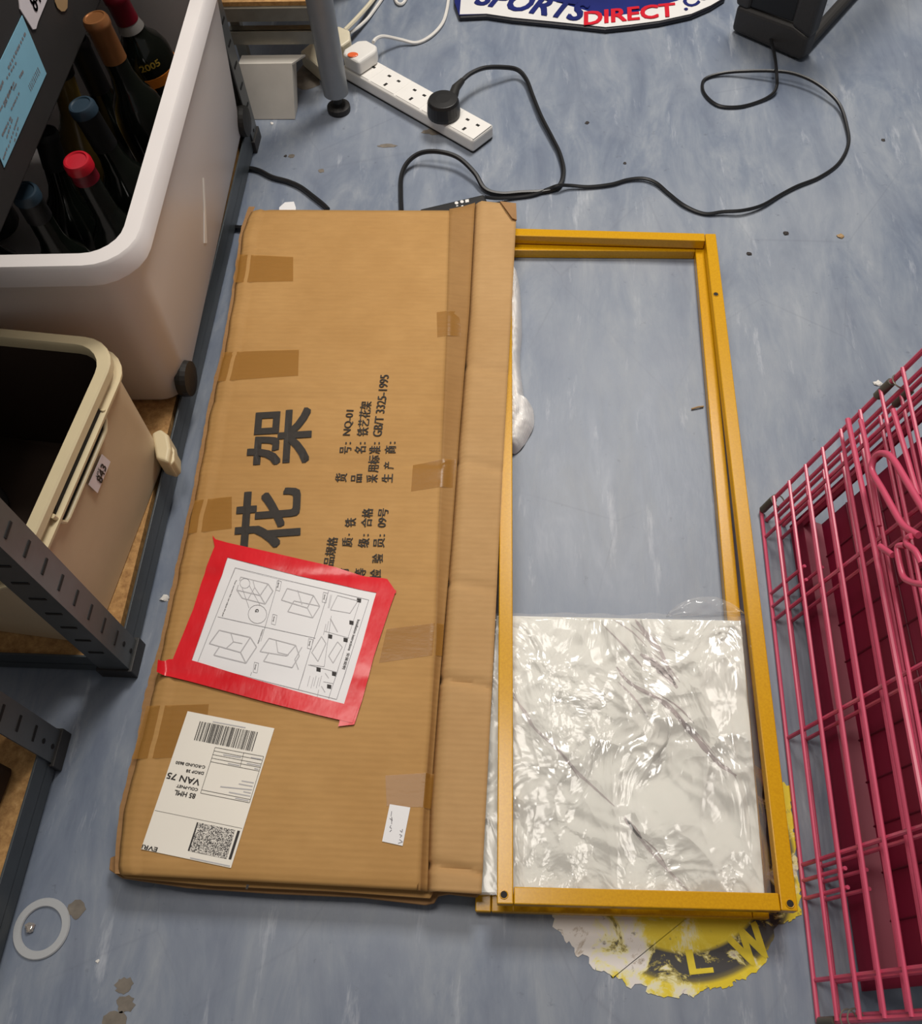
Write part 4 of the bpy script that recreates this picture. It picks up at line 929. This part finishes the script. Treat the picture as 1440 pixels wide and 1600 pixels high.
B = [  # top px, point along the axis, height of top, materials ...
    ((120, 252), (205, 390), .315, .0140, 'bottle_glass', 'cap_dark_red', 'dark wine bottle with bright red capsule at the near end of the tub', .026),
    ((127, 165), (212, 300), .320, .0140, 'bottle_glass', 'cap_black', 'dark wine bottle with dusty slate blue capsule behind the red capped one', .060),
    ((118, 62), (207, 222), .305, .0140, 'bottle_glass', 'cap_black', 'wine bottle with long black capsule ending in a silver band', .085),
    ((148, 28), (245, 180), .365, .0140, 'bottle_glass', 'cap_copper', 'wine bottle with copper coloured capsule near the far end of the tub', .055),
    ((176, -12), (262, 105), .335, .0140, 'bottle_glass', 'cap_dark_red', 'wine bottle with dark red capsule and gold 2005 on its black label', .040),
    ((38, 300), (110, 420), .295, .0140, 'bottle_glass', 'cap_black', 'dark bottle at the left front corner of the tub with a dull blue green top', .040),
    ((88, 92), (150, 210), .330, .0150, 'olive_glass', 'cap_black', 'olive gold bottle behind the slate blue capped one', .02),
    ((70, 205), (150, 350), .270, .0140, 'bottle_glass', 'cap_black', 'dark bottle partly under the black box, left of the red capped one', .05),
]
FEET = [(-.520, .870), (-.520, .962), (-.600, 1.125), (-.515, 1.060), (-.525, 1.185), (-.600, .845), (-.632, 1.032), (-.645, .945)]
roots = []
for tpx, fpx, z_, nr, gm, cm, lb, cl in B:
    t, f = by_px(*tpx, *fpx, z_)
    # lean limited so the bottle stands within the tub
    d = f - t; d.normalize()
    d = (d * .6 + V((0, 0, -1)) * .4).normalized()
    k_ = (z_ - T0 - .022) / -d.z; ft = t + d * k_
    ft.x, ft.y = FEET[len(roots)]
    ft.x = max(tcx - tw / 2 + .05, min(tcx + tw / 2 - .055, ft.x)); ft.y = max(tcy - tlen / 2 + .055, min(tcy + tlen / 2 - .06, ft.y))
    d = (ft - t).normalized()
    roots.append(bottle(t, t + d, nr, gm, cm, lb, cl, L=min(.30, (z_ - T0 - .022) / -d.z), top_mat='cap_red' if 'bright red' in lb else 'cap_navy' if 'blue' in lb and 'olive' not in lb else None, sh=.66 if '2005' in lb else 1.0))
for i, (x, y) in enumerate(((tcx - .12, tcy - .20), (tcx - .045, tcy - .235), (tcx - .13, tcy - .10), (tcx - .05, tcy - .13), (tcx - .14, tcy + .02))):
    bottle((x - .012, y, .262 + .006 * (i % 3)), (x, y, .05), .0140, 'bottle_glass', 'cap_black', 'dark wine bottle in the deep shade at the left of the tub', .05, L=.192)
r3 = roots[2]; obj('silver_band', MB().lathe([(r3[3] * 1.2, r3[4](.094)), (r3[3] * 1.16, r3[4](.085))], r3[1], r3[2], 26), 'cap_silver', r3[0], True)
r5 = roots[4]
obj('silver_band', MB().lathe([(r5[3] * 1.32, r5[4](.052)), (r5[3] * 1.08, r5[4](.040))], r5[1], r5[2], 26), 'cap_silver', r5[0], True)
# 2005 lettering curved on bottle five
bt2 = MB(); ax = r5[2]; b0 = r5[1]
hz = r5[4](.094); rr = .0374
side = (EYE - (b0 + ax * hz)); side -= ax * side.dot(ax); side.normalize(); tang = ax.cross(side)
def bfn(u, v):
    a = (u - .017) / rr; return b0 + ax * (hz + v) + (side * math.cos(a) + tang * math.sin(a)) * rr
obj('neck_label', MB().lathe([(.0376, r5[4](.122)), (.0376, r5[4](.108))], b0, ax, 26), 'orange_paper', r5[0], True)
put_text(bt2, '2005', bfn, .030, .010, 0.02); obj('vintage_lettering', bt2, 'gold_ink', r5[0])

# ------------------------------------------------------------------ black box resting over the tub
xk = P(0, 368, ZR + .002).x
bbx = thing('black_carton', (xk - .15, .93, ZR + .002), 'black cardboard carton with pale blue label resting across the white tub', 'box')
zk0, zk1 = ZR + .0015, ZR + .25
obj('carton_body', MB().box((xk - .13, .93, (zk0 + zk1) / 2), (.26, .64, zk1 - zk0)), 'black_card', bbx, bev=.003)
nX = V((1, 0, 0)); pX = V((xk + .0006, 0, 0))
kp = lambda x, y, e=0.0: Pp(x, y, pX + nX * e, nX)
Z5 = zf((0, 0), 5.714)
lab2 = obj('blue_label', MB().slab([kp(34, 24), kp(72, 115), kp(6, 262), kp(-34, 165)], V((.0006, 0, 0))), 'blue_label', bbx)
bl = MB()
def kline(x0, y0, x1, y1, w):
    a, b2 = kp(*Z5(x0, y0), .0010), kp(*Z5(x1, y1), .0010); d = (b2 - a); s = nX.cross(d).normalized() * w / 2; n = max(3, int(d.length / .006)); rnd = random.Random(int(x0 + y0))
    for k in range(n):
        p, q = a.lerp(b2, k / n), a.lerp(b2, (k + rnd.choice((.5, .7, .85))) / n); bl.add([p - s, q - s, q + s, p + s], [(0, 1, 2, 3)])
for x0, y0, x1, y1, w in ((75, 610, 230, 290, .003), (60, 700, 155, 540, .0022), (0, 800, 30, 720, .003), (40, 950, 130, 720, .0022), (0, 990, 110, 760, .0018), (120, 800, 150, 740, .002), (175, 690, 210, 630, .0028), (100, 980, 180, 810, .002), (20, 1210, 100, 1040, .0025), (60, 1230, 115, 1050, .002), (30, 1420, 70, 1300, .0022), (75, 1310, 165, 1040, .002), (130, 1260, 170, 1110, .002)): kline(x0, y0, x1, y1, w)
for k in range(9): 
    a0_ = (255 + 10 * k, 760 - 20 * k); kline(a0_[0], a0_[1], a0_[0] + 26, a0_[1] + 55, .0016)
obj('label_text', bl, 'ink_grey', lab2)
lot = obj('lot_sticker', MB().slab([kp(28, -6), kp(30, 14), kp(50, 46), (kp(55, 45)), kp(58, 34), kp(72, 0), kp(76, -12)], V((.0012, 0, 0))), 'lot_paper', bbx)
lt2 = MB()
def face_text(mb, s, x0, y0, x1, y1, h, Z, kpf, nrm, bold=0.02, flip=1):
    p0, p1 = kpf(*Z(x0, y0)), kpf(*Z(x1, y1)); U_ = (p1 - p0); L = U_.length; U_.normalize(); W_ = nrm.cross(U_).normalized() * flip
    put_text(mb, s, lambda u, v: p0 + U_ * u + W_ * v, L, h, heavy=.02)
face_text(lt2, '847', 325, 118, 395, -60, .018, Z5, lambda x, y: kp(x, y, .0018), nX, .03)
obj('lot_number', lt2, 'ink', lot)
hh = MB(); hc = kp(95, -6, .0002)
obj('hand_hole', MB().slab([kp(*Z5(x, y), .0004) for x, y in ((480, -60), (490, 20), (510, 70), (545, 102), (575, 100), (598, 70), (600, 10), (600, -60))], V((.0006, 0, 0))), 'crumb_tan', bbx)

# ------------------------------------------------------------------ beige bin
rotB = math.radians(-6.0)
ZB = .25
fc, nc = P(182, 583, ZB), P(60, 850, ZB)
ux = V((math.cos(rotB), math.sin(rotB), 0)); uy = V((-ux.y, ux.x, 0))
bw, bl_ = .286, .300       # rim outer size
fcn = P(190, 530, ZB)
bc = fcn - ux * (bw / 2) - uy * (bl_ / 2)
bin_ = thing('plastic_bin', (bc.x, bc.y, DZ), 'beige plastic bin with thick rim and a numbered sticker, in front of the white tub', 'bin')
cB = (bc.x, bc.y)
sB_ = MB(); shell(sB_, [loop(cB, bw - .022, bl_ - .030, .02, DZ + .002, rotB), loop(cB, bw - .008, bl_ - .010, .040, ZB - .012, rotB), loop(cB, bw - .020, bl_ - .022, .030, ZB - .012, rotB), loop(cB, bw - .032, bl_ - .040, .02, DZ + .006, rotB)])
obj('bin_body', sB_, 'beige_plastic', bin_, True)
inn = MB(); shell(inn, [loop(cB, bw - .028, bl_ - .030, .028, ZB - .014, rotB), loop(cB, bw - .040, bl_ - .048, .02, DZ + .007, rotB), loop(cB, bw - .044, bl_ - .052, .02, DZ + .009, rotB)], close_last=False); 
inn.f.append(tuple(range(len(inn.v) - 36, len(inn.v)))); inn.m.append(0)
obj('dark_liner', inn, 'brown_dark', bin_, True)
rB = MB(); shell(rB, [loop(cB, bw - .028, bl_ - .028, .035, ZB - .014, rotB), loop(cB, bw, bl_, .045, ZB - .012, rotB), loop(cB, bw, bl_, .045, ZB - .002, rotB), loop(cB, bw - .004, bl_ - .004, .043, ZB, rotB), loop(cB, bw - .026, bl_ - .026, .037, ZB, rotB), loop(cB, bw - .029, bl_ - .029, .035, ZB - .003, rotB), loop(cB, bw - .030, bl_ - .030, .035, ZB - .014, rotB)], close_last=False)
obj('rim', rB, 'beige_light', bin_, True)
r2 = MB(); shell(r2, [loop(cB, bw - .020, bl_ - .020, .04, ZB - .028, rotB), loop(cB, bw + .006, bl_ + .006, .045, ZB - .027, rotB), loop(cB, bw + .007, bl_ + .007, .045, ZB - .023, rotB), loop(cB, bw - .020, bl_ - .020, .04, ZB - .021, rotB)], close_last=False)
obj('lower_rim', r2, 'beige_light', bin_, True)
# right wall frame helper: side plane through the outer wall
def wall_pt(v, z, e=0.0):        # v along uy from centre, z height, on the +x wall
    t = (z - DZ) / (ZB - .012 - DZ); half = (bw - .022) / 2 + t * .007
    p = bc + ux * (half + e) + uy * v; return V((p.x, p.y, z))
vr = lambda v0, v1, z0, z1, e: [wall_pt(v0, z0, e), wall_pt(v1, z0, e), wall_pt(v1, z1, e), wall_pt(v0, z1, e)]
# numbered sticker on the wall: plane of the wall
wn = (wall_pt(.05, .1) - wall_pt(-.05, .1)).cross(wall_pt(0, .2) - wall_pt(0, .1)).normalized()
if wn.x < 0: wn = -wn
w0_ = wall_pt(0, .15, .0025)
wp_ = lambda x, y, e=0.0: Pp(x, y, w0_ + wn * e, wn)
Z6 = zf((0, 440), 3.43)
obj('grip_pocket', MB().slab([wp_(x, y, -.0012) for x, y in ((150, 632), (164, 655), (164, 671), (102, 815), (84, 806), (90, 770))], wn * .0006), 'slot_dark', bin_)
obj('grip_edge', MB().tube([wp_(x, y, .0015) for x, y in ((161, 640), (164.5, 657), (164.5, 672), (160, 684), (107, 808), (102, 816), (94, 815), (82, 806))], .0026, 8), 'beige_light', bin_, True)
ls = obj('lot_sticker', MB().slab([wp_(*Z6(x, y)) for x, y in ((545, 925), (590, 965), (520, 1133), (473, 1088))], wn * .0006), 'lot_paper', bin_)
tl = MB(); face_text(tl, '843', 545, 1085, 572, 998, .0135, Z6, lambda x, y: wp_(x, y, .0012), wn, .03)
face_text(tl, 'LOT', 521, 1050, 537, 1005, .0035, Z6, lambda x, y: wp_(x, y, .0012), wn, .01)
obj('lot_number', tl, 'ink', ls)
# cream foot tab by the base corner
tq = [P(x, y, .085) for x, y in ((236, 676), (250, 669), (262, 678), (266, 700), (262, 722), (243, 716))]
cl_ = thing('cream_clip', (tq[0].x, tq[0].y, DZ), 'cream curved plastic tab by the far base corner of the beige bin', 'clip')
obj('clip_face', MB().prism([p[:2] for p in tq], DZ + .001, .085), 'beige_light', cl_, bev=.004, seg=3)
tq2 = [P(x, y, .075) for x, y in ((264, 690), (272, 702), (272, 720), (264, 728), (258, 724), (262, 700))]
obj('clip_edge', MB().prism([p[:2] for p in tq2], DZ + .001, .075), 'beige_light', cl_, bev=.002)
# stuff in the bin
o_ = P(6, 690, .16); 
tag(obj('round_object', MB().lathe([(.02, 0), (.03, .01), (.03, .055), (.02, .062)], (bc.x - .06, bc.y + .02, DZ + .010), n=20), 'charcoal_plastic', None, True), 'dark round object at the bottom of the beige bin', 'object')

# ------------------------------------------------------------------ shopping bag
zg = .009
gpx = [(708, -60), (709, 6), (717, 27), (760, 25), (800, 31), (862, 37), (910, 42), (946, 46), (985, 42), (1030, 36), (1080, 25), (1110, 12), (1132, -2), (1150, -60)]
bg_ = thing('shopping_bag', P(920, 10)[:2] + (0,), 'crumpled navy and white shopping bag with red and navy lettering at the top edge', 'bag')
gz = lambda p: V((p.x, p.y, zg + .0015 * noise.noise(V((p.x * 20, p.y * 20, 3)))))
obj('bag_body', MB().prism([P(x, y, zg)[:2] for x, y in gpx], .001, zg), 'bag_black', bg_, bev=.003, seg=3)
nv = MB().prism([P(x, y, zg)[:2] for x, y in [(710, -60), (710, 4), (717, 24), (760, 22), (862, 33), (946, 42), (1030, 32), (1100, 13), (1128, -4), (1148, -60)]], zg - .004, zg + .0006); obj('bag_panel', nv, 'bag_navy', bg_)
lo_e = [(718, 23), (760, 22), (800, 28), (862, 34), (910, 39), (946, 43), (985, 39), (1030, 33), (1080, 22), (1110, 9), (1132, -4)]
hi_e = [(722, -25), (760, -20), (800, -12), (862, 2), (905, 14), (946, 27), (985, 22), (1020, 12), (1057, 2), (1085, -10), (1110, -22)]
wb = MB()
def band(u, v):
    k = u * (len(lo_e) - 1); i = min(int(k), len(lo_e) - 2); f = k - i
    a = (lo_e[i][0] + (lo_e[i + 1][0] - lo_e[i][0]) * f, lo_e[i][1] + (lo_e[i + 1][1] - lo_e[i][1]) * f)
    c = (hi_e[i][0] + (hi_e[i + 1][0] - hi_e[i][0]) * f, hi_e[i][1] + (hi_e[i + 1][1] - hi_e[i][1]) * f)
    p = P(a[0] + (c[0] - a[0]) * v, a[1] + (c[1] - a[1]) * v, zg); p.z = zg + .0008 + .0012 * math.sin(v * math.pi); return p
obj('white_band', wb.grid(band, 60, 8), 'bag_white', bg_, True)
def bag_text(s, x0, y0, x1, y1, hpx, mat, shear=.2, bold=.035):
    mb = MB(); p0, p1 = P(x0, y0, zg), P(x1, y1, zg); hh = (P(x0, y0 - hpx, zg) - p0).length; U_ = (p1 - p0); L = U_.length; U_.normalize(); W_ = V((-U_.y, U_.x, 0))
    put_text(mb, s, lambda u, v: p0 + U_ * u + W_ * v + V((0, 0, .0026)), L, hh, 0, shear, heavy=.035); obj('bag_lettering', mb, mat, bg_)
bag_text('SPORTS', 741, 8, 908, 35, 27, 'bag_navy'); bag_text('DIRECT', 913, 41, 1060, 26, 20, 'bag_red'); bag_text('.COM', 1071, 18, 1140, -18, 15, 'bag_navy')

# ------------------------------------------------------------------ black heater / speaker frame
h0, h1, h2 = P(1140, 52), P(1248, 100), P(1345, -8)
ht = thing('black_appliance', h0.lerp(h2, .5)[:2] + (0,), 'black plastic framed appliance with dark inset panel and open side bar at the top right', 'appliance')
d1 = (h0 - h1); L1 = d1.length; d1.normalize(); d2 = (h2 - h1).normalized(); up3 = V((0, 0, 1))
cfun = lambda a, b2, z: h1 + d1 * a + d2 * b2 + up3 * z
def member(mb, p, q, w): 
    mb.tube([p, q], w, 10)
Hh = .34
# front face frame: rounded plate with a recessed panel
n1 = d1.cross(up3).normalized()
if n1.y > 0: n1 = -n1
obj('front_panel', MB().slab([cfun(.034, 0, .06) - n1 * .004, cfun(L1 - .024, 0, .055) - n1 * .004, cfun(L1 - .026, 0, Hh - .04) - n1 * .004, cfun(.034, 0, Hh - .04) - n1 * .004], -n1 * .006), 'deep_black', ht, bev=.004)
ff = MB()
ff.slab([cfun(-.002, 0, .004), cfun(L1, 0, .004), cfun(L1, 0, .052), cfun(.03, 0, .058), cfun(-.002, 0, .05)], -n1 * .035)
ff.slab([cfun(L1 - .026, 0, .05), cfun(L1 + .004, 0, .05), cfun(L1 + .004, 0, Hh), cfun(L1 - .026, 0, Hh)], -n1 * .035)
ff.slab([cfun(-.004, 0, .045), cfun(.036, 0, .055), cfun(.036, 0, Hh), cfun(-.004, 0, Hh)], -n1 * .035)
ff.slab([cfun(0, 0, Hh - .04), cfun(L1, 0, Hh - .04), cfun(L1, 0, Hh), cfun(0, 0, Hh)], -n1 * .035)
obj('front_frame', ff, 'charcoal_plastic', ht, bev=.008, seg=3)
n2 = up3.cross(d2).normalized()
Dp = .40
sf = MB()
sf.slab([cfun(0, 0, .004), cfun(0, Dp, .004), cfun(0, Dp, .022), cfun(0, .02, .022)], d1 * .022)
sf.slab([cfun(0, Dp - .05, .01), cfun(0, Dp, .01), cfun(0, Dp, Hh), cfun(0, Dp - .05, Hh)], d1 * .028)
sf.slab([cfun(0, 0, Hh - .04), cfun(0, Dp, Hh - .04), cfun(0, Dp, Hh), cfun(0, 0, Hh)], d1 * .028)
obj('side_frame', sf, 'charcoal_plastic', ht, bev=.009, seg=3)
obj('inner_body', MB().slab([cfun(.105, .035, .05), cfun(.105, Dp - .03, .05), cfun(.105, Dp - .03, Hh - .02), cfun(.105, .035, Hh - .02)], d1 * (L1 - .115)), 'black_plastic', ht, bev=.006)
obj('rubber_foot', MB().lathe([(.012, 0), (.012, .006)], cfun(.02, .018, .0003), n=16), 'black_rubber', ht)

# ------------------------------------------------------------------ ring and litter on the floor
rc = P(66, 1451)
rgm = MB(); nn = 40
rgm.v = []; prof = [(.0212, .0004), (.0290, .0004), (.0296, .0016), (.0286, .0032), (.0216, .0032), (.0208, .0016)]
for k in range(nn):
    a = 2 * math.pi * k / nn
    for r, z in prof: rgm.v.append(V((rc.x + r * math.cos(a), rc.y + r * math.sin(a), z)))
np_ = len(prof)
for k in range(nn):
    for i in range(np_): rgm.f.append((k * np_ + i, ((k + 1) % nn) * np_ + i, ((k + 1) % nn) * np_ + (i + 1) % np_, k * np_ + (i + 1) % np_)); rgm.m.append(0)
tag(obj('sealing_ring', rgm, 'ring_rubber', None, True), 'flat translucent white ring on the floor near the lower left corner', 'ring')
def crumb(px, py, r, mat, name, label, cat, flat=.5, seed=1):
    c = P(px, py); mb = MB(); rnd = random.Random(seed); n = 9
    for lv, (k, z) in enumerate(((.8, .0003), (1, flat * r * .5), (.6, flat * r))):
        for i in range(n):
            a = 2 * math.pi * i / n; q = r * k * rnd.uniform(.65, 1.2); mb.v.append(V((c.x + q * math.cos(a), c.y + q * math.sin(a), max(.0003, z * rnd.uniform(.7, 1.2) if lv else z))))
    for lv in range(2):
        for i in range(n): mb.f.append((lv * n + i, lv * n + (i + 1) % n, (lv + 1) * n + (i + 1) % n, (lv + 1) * n + i)); mb.m.append(0)
    mb.f.append(tuple(2 * n + i for i in range(n))); mb.m.append(0); mb.f.append(tuple(n - 1 - i for i in range(n))); mb.m.append(0)
    return tag(obj(name, mb, mat, None), label, cat)
crumb(49, 1450, .0058, 'foil', 'foil_scrap', 'crumpled silvery scrap lying inside the white ring', 'litter', 1.0)
for i, (x, y, r, mt, lb) in enumerate(((153, 1502, .0022, 'crumb_white', 'tiny white crumb on the floor right of the white ring'), (425, 193, .0035, 'crumb_white', 'white crumb on the floor in front of the white carton'), (258, 935, .006, 'crumb_white', 'white fleck between the shelving beam and the left edge of the box'),
        (1227, 365, .0045, 'crumb_dark', 'small dark chip on the floor right of the far frame corner'), (1313, 370, .0060, 'crumb_tan', 'tan chip on the floor to the right of the dark chip'), (446, 244, .003, 'crumb_dark', 'dark speck on the floor in front of the bench leg'), (917, 192, .004, 'crumb_dark', 'dark chip on the open floor right of the black cable loop'), (1379, 219, .0035, 'crumb_dark', 'dark speck near the right edge beyond the long cable loop'),
        (1371, 600, .006, 'crumb_white', 'pale crumb by the far rail of the pink crate'), (1170, 397, .004, 'crumb_dark', 'dark speck beside the far right frame corner'), (976, 255, .003, 'crumb_dark', 'dark speck just above the long black cable'), (146, 868, .001, 'crumb_dark', ''))):
    if lb: crumb(x, y, r, mt, 'crumb', lb, 'litter', .45, i + 3)
# broken straw by the frame rail
tag(obj('straw_bit', MB().tube([P(1080, 639, .002), P(1090, 636, .003), P(1099, 635, .002)], .0012, 6), 'crumb_tan', None), 'short pale straw on the floor against the right frame rail', 'litter')
